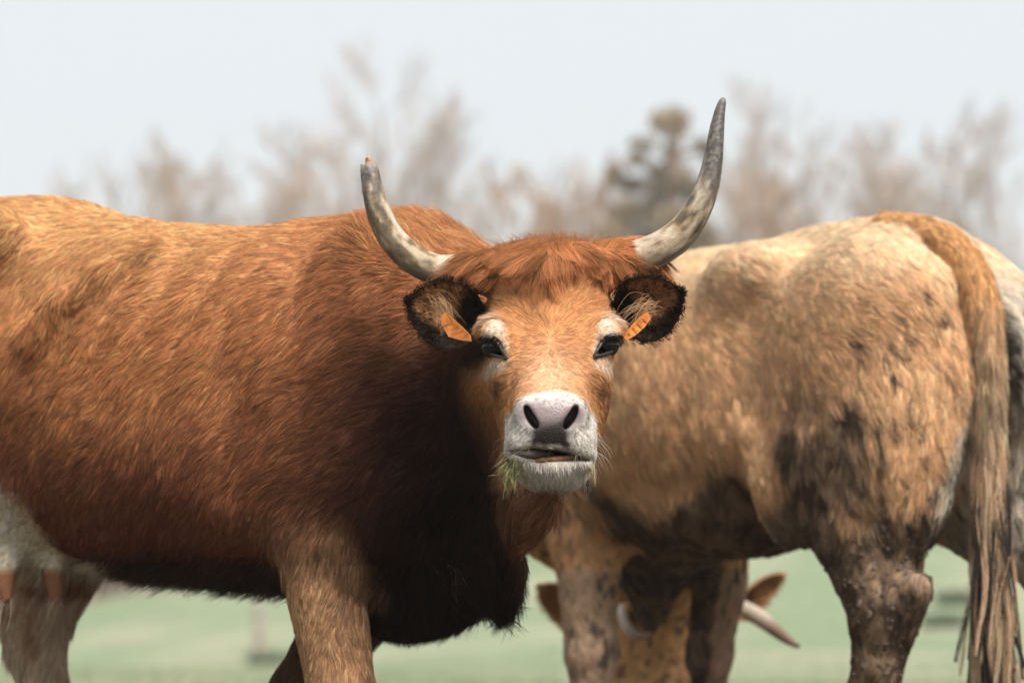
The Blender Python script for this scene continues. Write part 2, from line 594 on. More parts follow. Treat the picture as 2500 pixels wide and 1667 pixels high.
def head_solid(F):
    e, lf, tb = F.ell, F.loft, F.tube
    X = np.array([1., 0, 0])
    f = unit([0, -.74, -.67]); n = unit([0, -.67, .74])

    def st(py, Y, hw, hu, hd, dx=0):
        c = P(CX + dx, py, Y) - n * hu
        return (c, hw, hu, hd, X, n)
    # brow to nose
    lf([st(660, 6.095, .098, .085, .10), st(720, 6.045, .112, .085, .12), st(800, 5.978, .106, .08, .13), st(850, 5.935, .090, .078, .12),
        st(910, 5.88, .066, .07, .10), st(965, 5.825, .066, .06, .08), st(1010, 5.785, .068, .055, .07)], 0.03, 2.7)
    # poll between the horns
    e(P(CX, 664, 6.13), (.125, .075, .050), 0.045)
    for s in (-1, 1):
        e(P(CX + s * 165, 652 - s * 12, 6.135), (.054, .047, .036), 0.03)          # horn cores under the hair
        e(P(CX + s * 121, 820, 6.010), (.038, .056, .034), 0.026, axes=[unit([1, s * .35, -s * .1]), unit([-s * .35, 1, 0]), Z])   # brow / orbit
        e(P(CX + s * 92, 905, 6.0), (.033, .085, .05), 0.03, axes=[X, f, n])     # cheek below the eye
        e(P(CX + s * 62, 960, 6.06), (.044, .13, .085), 0.04, axes=[X, unit(f + n * -.2), n])     # jaw muscle
        e(P(CX + s * 58, 1040, 5.96), (.032, .12, .05), 0.035, axes=[X, f, n])     # lower jaw
    # jaw and muzzle
    lf([(P(CX, 1010, 6.05), .075, .07, .08, X, n), (P(CX + 2, 1080, 5.94), .056, .05, .055, X, n), (P(CX + 4, 1130, 5.85), .046, .03, .03, X, n)], 0.04, 2.2)
    e(P(CX - 1, 1052, 5.815), (.067, .070, .066), 0.022)                           # muzzle
    e(P(CX, 997, 5.795), (.055, .045, .032), 0.018)                                # nose top
    for s in (-1, 1):
        e(P(CX + s * 64 - 1, 1080 + (s > 0) * 3, 5.80), (.031, .044, .040), 0.018)     # lip lobes
        e(P(CX + s * 74 - 1, 1104 + (s > 0) * 10, 5.815), (.025, .038, .021), 0.015)
        e(P(CX + s * 58, 1010, 5.775), (.024, .030, .033), 0.012, axes=[unit([1, 0, s * .25]), [0, 1, 0], unit([-s * .25, 0, 1])])   # nostril wing
    e(P(CX, 1045, 5.765), (.046, .022, .052), 0.016)                               # nose pad
    # chin and lower lip
    e(P(CX + 7, 1150, 5.835), (.047, .062, .030), 0.018)
    e(P(CX + 7, 1133, 5.80), (.042, .034, .016), 0.010)
    # mouth opening
    e(P(CX - 8, 1109, 5.755), (.055, .055, .0095), 0.006, axes=[unit([1, 0, -.07]), [0, 1, 0], unit([.07, 0, 1])], cut=True)
    e(P(CX, 1112, 5.77), (.078, .05, .0045), 0.006, axes=[unit([1, 0, -.10]), [0, 1, 0], unit([.10, 0, 1])], cut=True)
    # nostrils: a shallow outer hollow, a deep comma-shaped slit against the pad
    for s in (-1, 1):
        e(P(CX + s * 64, 1014, 5.733), (.015, .018, .023), 0.007, axes=[unit([1, 0, s * .45]), [0, 1, 0], unit([-s * .45, 0, 1])], cut=True)
        for dx, py, r in ((66, 990, .0036), (64, 998, .0056), (60, 1007, .0072), (54, 1018, .0080), (47, 1028, .0078), (40, 1038, .0056)):
            tb([P(CX + s * dx, py, 5.72), P(CX + s * (dx - 10), py + 2, 5.80)], [r, r * 1.05], 0.003, cut=True)
    # eye sockets
    for s in (-1, 1):
        c = P(CX - 2 + s * 140, 846 - 4 * (s > 0), 5.965)
        e(c, (.0215, .032, .0118), 0.005, axes=[unit([1, s * .55, s * .62]), unit([-s * .55, 1, 0]), unit([-s * .62, 0, 1])], cut=True)
        tb([P(CX - 2 + s * 122, 864 - 3 * (s > 0), 5.935), P(CX - 2 + s * 104, 879 - 3 * (s > 0), 5.915)], [.007, .003], 0.006, cut=True)
    # tear furrow / crease above the nose
    for s in (-1, 1):
        tb([P(CX + s * 60, 872, 5.895), P(CX + s * 55, 905, 5.86)], [.006, .006], 0.016, cut=True)


def build_red_cow_mesh():
    Fb = Field(O1, H1, (-1.48, -.60, 0.0), (.75, .48, 1.46), 0.0105)
    solid_red_cow(Fb)

    def ribs(p):
        q = (p - O1) @ np.stack([H1, L1, Z]).T
        w = sstep(-.62, -.5, q[:, 0]) * (1 - sstep(-.22, -.12, q[:, 0])) * sstep(.75, .9, q[:, 2]) * (1 - sstep(1.2, 1.3, q[:, 2]))
        r = .006 * np.sin((q[:, 0] - .35 * (q[:, 2] - 1)) * 2 * np.pi / .095) * w
        return r + .010 * (fbm(p, 7, 3) - .5)
    Fb.displace(B1(-1.4, -.6, .3), B1(.5, .48, 1.4), ribs)
    Fh = Field((0, 0), (1, 0), (-.14, 5.66, .76), (.29, 6.37, 1.33), 0.0042)
    solid_red_cow(Fh)
    Vb, Qb = Fb.mesh(); Vh, Qh = Fh.mesh()
    Vb = relax(Vb, Qb, 3)
    Vh = relax(Vh, Qh, 2)

    def inhead(V, m):
        return (V[:, 0] > -.135 + m) & (V[:, 0] < .285 - m) & (V[:, 1] < 6.365 - m) & (V[:, 2] > .765 + m) & (V[:, 2] < 1.325)
    Vb, Qb = keep_faces(Vb, Qb, ~inhead(Vb, .018))
    Vh, Qh = keep_faces(Vh, Qh, inhead(Vh, .006))
    return Vb, Qb, Vh, Qh


# ------------------------------------------------------------------ ground first (its bounce lights the undersides)
def terrain_z(x, y):
    prof = np.interp(y, [-40, 11, 22, 36, 52, 62, 70, 80, 92, 130, 260, 900], [0, 0, -.35, -.9, -1.4, -1.5, -.7, .63, 1.6, 3.0, 4.0, 4.0])
    tilt = sstep(45, 85, y) * .153 * np.clip(x, -40, 40)
    return prof + tilt + .05 * np.sin(x * .31 + y * .11) * sstep(10, 20, y)


def build_ground():
    ys = np.concatenate([np.linspace(-30, 10, 12), np.linspace(12, 110, 70), np.linspace(120, 900, 24)])
    xs = np.concatenate([-np.geomspace(400, 30, 10), np.linspace(-27, 27, 61), np.geomspace(30, 400, 10)])
    X_, Y_ = np.meshgrid(xs, ys)
    V = np.stack([X_.ravel(), Y_.ravel(), terrain_z(X_.ravel(), Y_.ravel())], 1)
    nx = len(xs)
    i = (np.arange(len(ys) - 1)[:, None] * nx + np.arange(nx - 1)[None, :]).ravel()
    Q = np.stack([i, i + 1, i + nx + 1, i + nx], 1)
    m, n, l, b = new_mat('pasture')
    tc = n.new('ShaderNodeTexCoord')
    n1 = n.new('ShaderNodeTexNoise'); n1.inputs['Scale'].default_value = .22; n1.inputs['Detail'].default_value = 6
    n2 = n.new('ShaderNodeTexNoise'); n2.inputs['Scale'].default_value = 9; n2.inputs['Detail'].default_value = 6
    l.new(tc.outputs['Object'], n1.inputs['Vector']); l.new(tc.outputs['Object'], n2.inputs['Vector'])
    r1 = n.new('ShaderNodeValToRGB')
    r1.color_ramp.elements[0].position = .42; r1.color_ramp.elements[0].color = (.195, .24, .145, 1)
    r1.color_ramp.elements[1].position = .60; r1.color_ramp.elements[1].color = (.285, .29, .195, 1)
    l.new(n1.outputs[0], r1.inputs[0])
    mx = n.new('ShaderNodeMix'); mx.data_type = 'RGBA'; mx.blend_type = 'MULTIPLY'; mx.inputs[0].default_value = 1
    mr = n.new('ShaderNodeMapRange'); mr.inputs[3].default_value = .55; mr.inputs[4].default_value = 1.45
    l.new(n2.outputs[0], mr.inputs[0]); l.new(r1.outputs[0], mx.inputs[6]); l.new(mr.outputs[0], mx.inputs[7])
    # grass poached to dark earth where the herd stands; unseen, added to dim bounce
    sx = n.new('ShaderNodeSeparateXYZ'); l.new(tc.outputs['Object'], sx.inputs[0])
    w1 = n.new('ShaderNodeMapRange'); w1.inputs[1].default_value = 12.0; w1.inputs[2].default_value = 24.0; w1.inputs[3].default_value = 1; w1.inputs[4].default_value = 0
    ad = n.new('ShaderNodeMath'); ad.operation = 'MULTIPLY_ADD'; ad.inputs[1].default_value = 9.0
    l.new(n1.outputs[0], ad.inputs[0]); l.new(sx.outputs[1], ad.inputs[2]); l.new(ad.outputs[0], w1.inputs[0])
    mm = n.new('ShaderNodeMix'); mm.data_type = 'RGBA'; mm.inputs[7].default_value = (.085, .068, .045, 1)
    l.new(w1.outputs[0], mm.inputs[0]); l.new(mx.outputs[2], mm.inputs[6])
    l.new(mm.outputs[2], b.inputs['Base Color']); b.inputs['Roughness'].default_value = 1.0; b.inputs['Specular IOR Level'].default_value = 0.05
    o = mesh_obj('ground', V, Q, m)
    tag(o, kind='structure', label='pale green pasture rising gently to the right')


build_ground()

# ------------------------------------------------------------------ the red cow: colour of the coat
def head_map(p):
    """frontal map of the head (its own frame), in units of the photograph"""
    Yf = 5.72 + np.clip((p[:, 2] - .86) / .36, 0, 1) * .40
    return np.stack([1250 + p[:, 0] * F_PX / Yf, HORIZON - (p[:, 2] - CAM_Z) * F_PX / Yf], 1)


def local1(p):
    return (p - O1) @ np.stack([H1, L1, Z]).T


RED_BACK, RED_FLANK, RED_LOW = np.array([.70, .365, .165]), np.array([.55, .24, .10]), np.array([.25, .095, .053])
CHEST, FAWN_LEG, CREAM = np.array([.028, .016, .012]), np.array([.60, .345, .185]), np.array([.93, .82, .65])


def coat_body1(p):
    q = local1(p)
    x, y, z = q.T
    n1 = fbm(p, 5, 5) - .5
    n2 = fbm(p, 18, 9) - .5
    c = np.tile(RED_FLANK, (len(p), 1))
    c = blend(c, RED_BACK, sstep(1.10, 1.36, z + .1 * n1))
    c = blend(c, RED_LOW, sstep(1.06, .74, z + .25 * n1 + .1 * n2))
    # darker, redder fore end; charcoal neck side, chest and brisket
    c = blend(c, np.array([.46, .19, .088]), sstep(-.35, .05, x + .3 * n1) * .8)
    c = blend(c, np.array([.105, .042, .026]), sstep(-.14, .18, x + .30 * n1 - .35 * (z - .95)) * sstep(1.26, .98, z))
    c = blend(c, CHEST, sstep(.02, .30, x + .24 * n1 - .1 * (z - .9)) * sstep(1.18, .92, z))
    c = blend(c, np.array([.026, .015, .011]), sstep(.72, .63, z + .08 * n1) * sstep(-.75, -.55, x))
    c = blend(c, np.array([.30, .145, .075]), sstep(.36, .52, x + .2 * n1) * sstep(.98, .86, z))
    # crest is rust
    c = blend(c, np.array([.55, .25, .11]), sstep(1.16, 1.28, z) * sstep(-.2, .15, x))
    # legs fawn
    leg = sstep(.80, .60, z + .10 * n1) * sstep(-.15, -.11, x) * sstep(-.10, -.135, y) * sstep(.10, .06, x)
    c = blend(c, FAWN_LEG * (1 + .3 * n2)[:, None], leg)
    c = blend(c, np.array([.13, .07, .04]), leg * sstep(.0, .05, x) * sstep(.46, .58, z) * .75)
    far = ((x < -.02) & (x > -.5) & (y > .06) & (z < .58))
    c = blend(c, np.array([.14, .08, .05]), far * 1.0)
    hind = (x < -.72) & (z < .60) & ((y > .08) | (x < -1.0))
    c = blend(c, np.array([.82, .61, .44]) * (1 + .4 * n2)[:, None], hind * 1.0)
    c = blend(c, np.array([.36, .22, .13]), hind * sstep(.50, .62, fbm(p, 9, 31)) * .6)
    # cream udder and groin
    ud = sstep(-.64, -.76, x + .16 * n1 - .5 * (.76 - z)) * sstep(.86, .76, z + .1 * n2) * (z > .56) * ~hind
    c = blend(c, CREAM, ud)
    c = blend(c, np.array([.33, .15, .08]), ud * sstep(.652, .628, z))
    # scuffed patch on the thigh
    c = blend(c, np.array([.17, .075, .035]), np.exp(-(((x + .775) / .035) ** 2 + ((z - 1.03) / .032) ** 2)) * (y < 0) * .9)
    return c


def coat_head1(p):
    q = head_map(p)
    X_, Y_ = q.T
    ax = np.abs(X_ - CX)
    n1 = fbm(p, 22, 6) - .5
    n2 = fbm(p, 60, 8) - .5
    c = np.tile(np.array([.65, .32, .135]), (len(p), 1))
    c = blend(c, np.array([.52, .225, .09]), sstep(740, 660, Y_ + 40 * n1))
    c = blend(c, np.array([.77, .48, .30]), gauss2(np.stack([ax, Y_], 1), 0, 920, 75, 80) * .9)
    # whitish rings round the eyes
    ring = np.exp(-(((ax - 137 - .25 * (Y_ - 800)) / 27) ** 2 + ((Y_ - 802) / 36) ** 2) ** 1.5) + .9 * np.exp(-(((ax - 140) / 36) ** 2 + ((Y_ - 888) / 17) ** 2) ** 1.5) + .8 * np.exp(-(((ax - 106 + .35 * (Y_ - 850)) / 10) ** 2 + ((Y_ - 845) / 30) ** 2) ** 1.2)
    c = blend(c, np.array([.74, .60, .47]), np.clip(.95 * ring + .5 * n2 * (ring > .1), 0, 1))
    # smoky stripe below each eye and along the cheek
    c = blend(c, np.array([.07, .04, .025]), np.exp(-(((ax - 128) / 20) ** 2 + ((Y_ - 935) / 30) ** 2)) * (.8 + n1))
    c = blend(c, np.array([.30, .14, .07]), sstep(95, 140, ax) * sstep(930, 980, Y_) * .6)
    c = blend(c, np.array([.045, .027, .019]), sstep(150, 172, ax + 20 * n1) * sstep(700, 725, Y_) * sstep(900, 850, Y_) * (p[:, 1] > 6.0))
    # white muzzle
    mz = sstep(0, 14, Y_ - (950 + ((X_ - CX) / 62) ** 2 * 14) + 10 * n2) * (p[:, 1] < 5.93) * sstep(128, 112, ax)
    c = blend(c, np.array([.76, .70, .63]), mz)
    chin = sstep(1172, 1205, Y_ + 20 * n1)
    c = blend(c, np.array([.30, .19, .11]), chin)
    # grey-mauve nose skin, darker below
    nose = sstep(12, -12, np.maximum(ax - (60 - .24 * np.clip(Y_ - 1040, -60, 60) * (Y_ > 1030)), np.maximum(984 + 3 * np.sin(X_ * .1) - Y_, Y_ - 1094)) + 34 * n2 + 14 * n1) * (p[:, 1] < 5.86)
    c = blend(c, blend(np.tile(np.array([.26, .20, .195]), (len(p), 1)), np.array([.014, .010, .008]), sstep(1010, 1052, Y_ + 30 * n1)), nose)
    wing = np.exp(-(((ax - 66 + .35 * (Y_ - 1015)) / 23) ** 2 + ((Y_ - 1018) / 30) ** 2) ** 2) * (p[:, 1] < 5.86)
    c = blend(c, np.array([.20, .155, .15]), wing * .95 * sstep(40, 50, ax) * 1.0)
    # lids and the inside of the mouth
    lid = np.exp(-(((ax - 140) / 31) ** 2 + ((Y_ - 846 + (ax - 140) * .5) / 21) ** 2) ** 2.5)
    lid = np.maximum(lid, np.exp(-(((ax - 112) / 14) ** 2 + ((Y_ - 872 + (ax - 112) * .7) / 8) ** 2)))
    c = blend(c, np.array([.022, .018, .016]), lid * 1.3)
    mouth = np.exp(-(((X_ - (CX - 5)) / 78) ** 2 + ((Y_ - 1110 - (X_ - CX) * .08) / 13) ** 2) ** 3) * (p[:, 1] < 5.83)
    c = blend(c, np.array([.03, .02, .017]), mouth * 1.2)
    # the neck behind and below wears the body's coat
    wb = np.maximum(sstep(6.10, 6.24, p[:, 1]), sstep(.83, .785, p[:, 2]) * sstep(5.86, 5.95, p[:, 1])) * sstep(690, 740, Y_)
    c = c + (coat_body1(p) - c) * wb[:, None]
    bare = np.clip(np.maximum.reduce([nose, wing, lid * 1.3, mouth * 1.2]), 0, 1)
    return c, bare, mz


def flow_head1(p):
    q = head_map(p)
    d = q - np.array([1341, 828])
    r = np.linalg.norm(d, axis=1, keepdims=True)
    d = d / np.maximum(r, 1)
    # cheeks and muzzle: down and outward
    w = sstep(930, 1000, q[:, 1])[:, None]
    d = d * (1 - w) + unit(np.stack([np.sign(q[:, 0] - CX) * .5, np.ones(len(q)) * .6], 1)) * w
    sidew = sstep(105, 150, np.abs(q[:, 0] - CX))[:, None] * sstep(780, 840, q[:, 1])[:, None]
    d = d * (1 - sidew) + np.array([0, 1.0]) * sidew
    f3 = np.stack([d[:, 0], np.full(len(p), .25), -d[:, 1]], 1)
    f3[:, 1] += .5 * sidew[:, 0]
    return f3


def flow_body1(p):
    q = local1(p)
    x, y, z = q.T
    low = sstep(1.1, .75, z)
    d = -H1[None] * (.85 - .25 * low)[:, None] - Z[None] * (.45 + .45 * low)[:, None]
    w = (sstep(-.25, .0, x) * sstep(.7, .85, z))[:, None]
    d = d * (1 - w) + w * (-H1[None] * .95 - Z[None] * .32)
    hol = np.exp(-(((x + .6) / .12) ** 2 + ((z - 1.16) / .1) ** 2))[:, None]
    d = d * (1 - hol) + hol * (-H1[None] * .25 - Z[None])
    leg = (sstep(.76, .64, z) * ((x > -.14) | (x < -.9)))[:, None]
    d = d * (1 - leg) + leg * (-Z[None] - H1[None] * .12)
    crest = (sstep(1.17, 1.30, z) * sstep(-.1, .16, x))[:, None]
    d = d * (1 - crest) + crest * (Z[None] * .8 - H1[None] * .5 - L1[None] * .2)
    sw = (fbm(p, 3.2, 77) - .5)[:, None]
    return d + sw * (H1[None] * .3 - Z[None] * .9) * (1 - leg)


def build_red_cow():
    cow = thing('cow', tuple(B1(-.3, 0, 0)), label='horned red brown cow turning its head to the camera with grass in its mouth', category='cow', group='cattle grazing on the pasture')
    Vb, Qb, Vh, Qh = build_red_cow_mesh()
    cb = coat_body1(Vb)
    ch, bare, mz = coat_head1(Vh)
    V = np.concatenate([Vb, Vh]); Q = np.concatenate([Qb, Qh + len(Vb)])
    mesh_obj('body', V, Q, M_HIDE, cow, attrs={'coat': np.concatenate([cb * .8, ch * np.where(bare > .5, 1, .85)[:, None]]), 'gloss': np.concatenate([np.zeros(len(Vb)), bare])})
    Nb, Nh = vnormals(Vb, Qb), vnormals(Vh, Qh)
    k = FUR
    # body coat
    def dens(c, n):
        q = local1(c)
        inframe = (q[:, 2] > .30) & (q[:, 0] > -1.3)
        teat = (q[:, 0] < -.66) & (q[:, 2] < .648) & (q[:, 1] < .05)
        return inframe * np.where(teat, .0, 1) * np.where(q[:, 2] > .9, 1.1, .9)
    p, n = scatter(Vb, Qb, Nb, int(380000 * k), dens, -.35)
    q = local1(p)
    L = np.full(len(p), .034)
    leg = (q[:, 2] < .66) & ((q[:, 0] > -.14) & (q[:, 1] < -.08) | (q[:, 0] < -.9))
    L = np.where(leg, .022, L)
    crest = sstep(1.17, 1.29, q[:, 2]) * sstep(-.08, .14, q[:, 0])
    L = L + .022 * crest
    bel = (q[:, 2] < .66) & (n[:, 2] < -.3)
    L = np.where(bel, .045, L)
    ud = (q[:, 0] < -.66) & (q[:, 2] < .82) & (q[:, 1] < .1)
    L = np.where(ud, .013, L)
    L = L * (.8 + .5 * fbm(p, 9, 40))
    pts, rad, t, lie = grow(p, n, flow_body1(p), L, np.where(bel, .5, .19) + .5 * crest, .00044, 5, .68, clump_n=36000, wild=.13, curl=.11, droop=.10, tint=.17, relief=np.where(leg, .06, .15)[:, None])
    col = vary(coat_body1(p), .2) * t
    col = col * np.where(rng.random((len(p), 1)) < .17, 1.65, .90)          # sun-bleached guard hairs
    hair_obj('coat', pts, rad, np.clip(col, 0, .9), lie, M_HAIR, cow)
    # head coat
    def dens_h(c, n):
        col, bare, mz = coat_head1(c)
        return np.clip(1 - 1.3 * bare, 0, 1) * np.where(c[:, 1] > 6.2, .35, 1)
    p, n = scatter(Vh, Qh, Nh, int(120000 * k), dens_h, -.3)
    col, bare, mz = coat_head1(p)
    hq = head_map(p)
    L = np.full(len(p), .017)
    L = L + .020 * sstep(825, 740, hq[:, 1])
    L = np.where(mz > .5, .0045, L)
    L = L * (1 - .65 * gauss2(hq, CX, 925, 80, 50)) * (.8 + .5 * vnoise(p, 60, 45))
    ringd = np.exp(-(((np.abs(hq[:, 0] - CX) - 132) / 45) ** 2 + ((hq[:, 1] - 840) / 60) ** 2))
    L = np.where(ringd > .35, .0055, L)
    chin = (hq[:, 1] > 1128) & (p[:, 1] < 5.92)
    L = np.where(chin, .014, L)
    fl = flow_head1(p)
    fl[chin] = np.array([0, .1, -1.0])
    pts, rad, t, lie = grow(p, n, fl, L, np.where(mz > .5, .5, .22), np.where(mz > .5, .00035, .00042), 6, .66, clump_n=9000, wild=.12, curl=.15, droop=.05, seed=50, tint=.11, relief=np.where(mz > .5, .06, .13)[:, None])
    hair_obj('face_coat', pts, rad, vary(col, .15) * t, lie, M_HAIR, cow)
    forelock(cow, Vh, Qh, Nh, k)
    whiskers(cow, Vh, Qh, Nh)
    dewlap_fringe(cow, Vb, Qb, Nb)
    horns(cow)
    ears(cow)
    eyes(cow, Vh, Nh)
    mouth_parts(cow)
    return cow


def dewlap_fringe(cow, Vb, Qb, Nb):
    def dens(c, n):
        q = local1(c)
        return ((q[:, 0] > .14) & (q[:, 2] < .74) & (q[:, 2] > .52) & (np.abs(q[:, 1]) < .12)) * sstep(.14, .26, q[:, 0])
    p, n = scatter(Vb, Qb, Nb, int(2600 * FUR), dens, -.9)
    fl = H1[None] * .8 - Z[None] * .9 + n * 0
    pts, rad, t, lie = grow(p, n, fl, np.full(len(p), .062), .30, .00042, 7, .6, clump_n=160, wild=.25, curl=.16, droop=.25, seed=95)
    q = local1(p)
    col = blend(np.tile(np.array([.045, .026, .02]), (len(p), 1)), np.array([.50, .40, .34]), sstep(.62, .68, q[:, 2]) * .8)
    hair_obj('dewlap_fringe', pts, rad, vary(col, .2), n, M_HAIR, cow)
    def dens2(c, n):
        q = local1(c)
        return (n[:, 2] < -.35) * (q[:, 2] < .66) * (q[:, 2] > .57) * (q[:, 0] < -.10) * (q[:, 0] > -.8)
    p, n = scatter(Vb, Qb, Nb, int(5200 * FUR), dens2, -1.1)
    q = local1(p)
    fl = -Z[None] * 1.0 - H1[None] * .45
    pts, rad, t, lie = grow(p, n, fl + n * 0 - L1[None] * .2, np.full(len(p), .05), .9, .00040, 6, .6, clump_n=420, wild=.3, curl=.18, droop=.2, seed=97)
    col = blend(np.tile(np.array([.06, .035, .025]), (len(p), 1)), np.array([.62, .50, .38]), sstep(-.48, -.62, q[:, 0]))
    hair_obj('belly_fringe', pts, rad, vary(col, .2), unit(n * np.array([1, 1, .4]) + np.array([0, -.4, 0])), M_HAIR, cow)


def whiskers(cow, Vh, Qh, Nh):
    def dens(c, n):
        q = head_map(c)
        return (c[:, 1] < 5.88) * (q[:, 1] > 1045) * (np.abs(q[:, 0] - CX) > 45) + (c[:, 1] < 5.90) * (q[:, 1] > 1140)
    p, n = scatter(Vh, Qh, Nh, 130, dens, -.5)
    fl = np.stack([np.sign(p[:, 0] - P(CX, 1100, 5.8)[0]) * .5, np.zeros(len(p)), np.full(len(p), -.6)], 1)
    pts, rad, t, lie = grow(p, n, fl, np.full(len(p), .032), 1.1, .00022, 6, 0, wild=.3, curl=.08, droop=.25)
    hair_obj('whiskers', pts, rad, np.tile(np.array([.75, .70, .62]), (len(p), 1)), lie, M_HAIR, cow)


def forelock(cow, Vh, Qh, Nh, k):
    c0 = np.array([1356, 583])

    def dens(c, n):
        q = head_map(c)
        ax = np.abs(q[:, 0] - CX)
        return ((q[:, 1] < 640 + 42 * sstep(60, 140, ax)) & (c[:, 1] < 6.22) & (ax < 235)) * (1.0 + 1.2 * (ax < 70))
    p, n = scatter(Vh, Qh, Nh, int(26000 * k), dens, -.5)
    q = head_map(p)
    d = q - c0
    d = d / np.maximum(np.linalg.norm(d, axis=1, keepdims=True), 1)
    ax = (q[:, 0] - CX) / 200
    fl = np.stack([d[:, 0] * 1.2, -.25 - 0 * ax, -np.abs(d[:, 1]) * .7 - .12], 1)
    L = (.042 + .042 * np.exp(-(ax / .30) ** 2)) * (.5 + .95 * vnoise(p, 55, 33)) * (.45 + .55 * sstep(675, 605, q[:, 1])) * (1 + .9 * sstep(.5, .8, np.abs(ax)))
    pts, rad, t, lie = grow(p, n, fl, L, .27, .00042, 8, .88, clump_n=330, wild=.26, curl=.17, droop=.28, seed=90, tint=.15, relief=.16)
    col = vary(np.tile(np.array([.46, .20, .085]), (len(p), 1)), .2)
    col = col * t * t
    hair_obj('forelock', pts, rad, col, unit(n + .6 * rng.normal(0, .5, n.shape) + np.array([0, -.3, .3])), M_HAIR, cow)
    # wisps standing up from the crown
    m = int(900 * k)
    px = rng.normal(1360, 62, m); py = 590 + np.abs(px - 1360) * .05 + rng.normal(0, 4, m)
    root = np.array([P(a, b + 12, 6.13 + rng.normal(0, .02)) for a, b in zip(px, py)])
    s = np.linspace(0, 1, 5)
    dirv = unit(np.stack([rng.normal(0, .5, m) + (px - 1360) / 200, rng.normal(0, .3, m), np.ones(m)], 1))
    L = rng.uniform(.012, .034, m)
    pts = root[:, None] + dirv[:, None] * (L[:, None] * s)[:, :, None]
    pts[:, :, 0] += (rng.normal(0, .4, m) * L)[:, None] * s ** 2
    hair_obj('crown_wisps', pts, np.full((m, 5), .0004) * (1 - .8 * s), vary(np.tile(np.array([.5, .19, .065]), (m, 1))), dirv, M_HAIR, cow)


def sweep(path, rad, seg=40, cap=True, squash=None):
    """round tube along a smooth path: V, Q, s, angle"""
    path = np.asarray(path, float); n = len(path)
    t = unit(np.gradient(path, axis=0))
    ref = np.array([0, 1., 0]); V = []; S = []; A = []
    for i in range(n):
        u = unit(np.cross(t[i], ref)); v = np.cross(t[i], u)
        a = np.arange(seg) / seg * 2 * math.pi
        V.append(path[i] + rad[i] * (np.cos(a)[:, None] * u + np.sin(a)[:, None] * v))
        S.append(np.full(seg, i / (n - 1))); A.append(a)
    V = np.concatenate(V); S = np.concatenate(S); A = np.concatenate(A)
    i = np.arange(n - 1)[:, None] * seg; j = np.arange(seg)[None, :]; k = (j + 1) % seg
    Q = np.stack([(i + j), (i + k), (i + seg + k), (i + seg + j)], -1).reshape(-1, 4)
    return V, Q, S, A


def bez(pts, n):
    """Catmull-Rom through rows of numbers"""
    p = np.asarray(pts, float)
    p = np.concatenate([2 * p[:1] - p[1:2], p, 2 * p[-1:] - p[-2:-1]])
    m = len(p) - 3
    out = []
    for t in np.linspace(0, m - 1e-6, n):
        i = int(t); f = t - i
        a, b, c, d = p[i:i + 4]
        out.append(.5 * ((2 * b) + (c - a) * f + (2 * a - 5 * b + 4 * c - d) * f ** 2 + (3 * b - a - 3 * c + d) * f ** 3))
    return np.array(out)


def horn_mat():
    m, n, l, b = new_mat('horn')
    at = n.new('ShaderNodeAttribute'); at.attribute_name = 'coat'
    tc = n.new('ShaderNodeTexCoord')
    nz = n.new('ShaderNodeTexNoise'); nz.inputs['Scale'].default_value = 260; nz.inputs['Detail'].default_value = 6
    l.new(tc.outputs['Object'], nz.inputs['Vector'])
    mr = n.new('ShaderNodeMapRange'); mr.inputs[3].default_value = .7; mr.inputs[4].default_value = 1.25
    l.new(nz.outputs[0], mr.inputs[0])
    mx = n.new('ShaderNodeMix'); mx.data_type = 'RGBA'; mx.blend_type = 'MULTIPLY'; mx.inputs[0].default_value = 1
    l.new(at.outputs['Color'], mx.inputs[6]); l.new(mr.outputs[0], mx.inputs[7]); l.new(mx.outputs[2], b.inputs['Base Color'])
    b.inputs['Roughness'].default_value = .5; b.inputs['Specular IOR Level'].default_value = .35
    bp = n.new('ShaderNodeBump'); bp.inputs['Strength'].default_value = .5; bp.inputs['Distance'].default_value = .002
    l.new(nz.outputs[0], bp.inputs['Height']); l.new(bp.outputs[0], b.inputs['Normal'])
    return m


M_HORN = horn_mat()


def horn_colour(V, s, a, dark_from, grime_shade_at=0.0):
    q = np.stack([s * 9, np.cos(a) * 1.3, np.sin(a) * 1.3], 1)
    st = fbm(q, 1.6, 3, 4)                      # swirls
    fine = fbm(np.stack([s * 60, np.cos(a) * 2, np.sin(a) * 2], 1), 1.5, 5, 3)
    c = np.tile(np.array([.40, .31, .20]), (len(s), 1))
    c = blend(c, np.array([.62, .49, .37]), sstep(.34, .05, s) * (.45 + st))
    c = blend(c, np.array([.25, .165, .08]), sstep(.46, .60, st) * sstep(.05, .25, s) * .9)
    c = blend(c, np.array([.11, .075, .045]), sstep(.56, .66, st) * sstep(.08, .3, s) * .85)
    c = blend(c, np.array([.58, .52, .42]), sstep(.60, .66, 1 - st) * .5)
    grime_shade = sstep(.40, .62, fbm(np.stack([s * 5, np.cos(a) * 1.1, np.sin(a) * 1.1], 1), 2.2, 14) + .22 * np.cos(a - grime_shade_at)) * sstep(.03, .14, s)  # streaky grime heavier on one side, partly that side's shade painted in
    c = blend(c, np.array([.10, .075, .05]), grime_shade * .75)
    c = blend(c, np.array([.065, .055, .048]), sstep(dark_from - .22, dark_from + .10, s + .35 * (st - .5) + .12 * (fine - .5)))
    c = blend(c, np.array([.22, .19, .165]), sstep(.48, .62, fine) * sstep(dark_from - .1, dark_from + .1, s) * .5)
    c = blend(c, np.array([.30, .26, .23]), sstep(.84, .95, s) * .6)
    return c


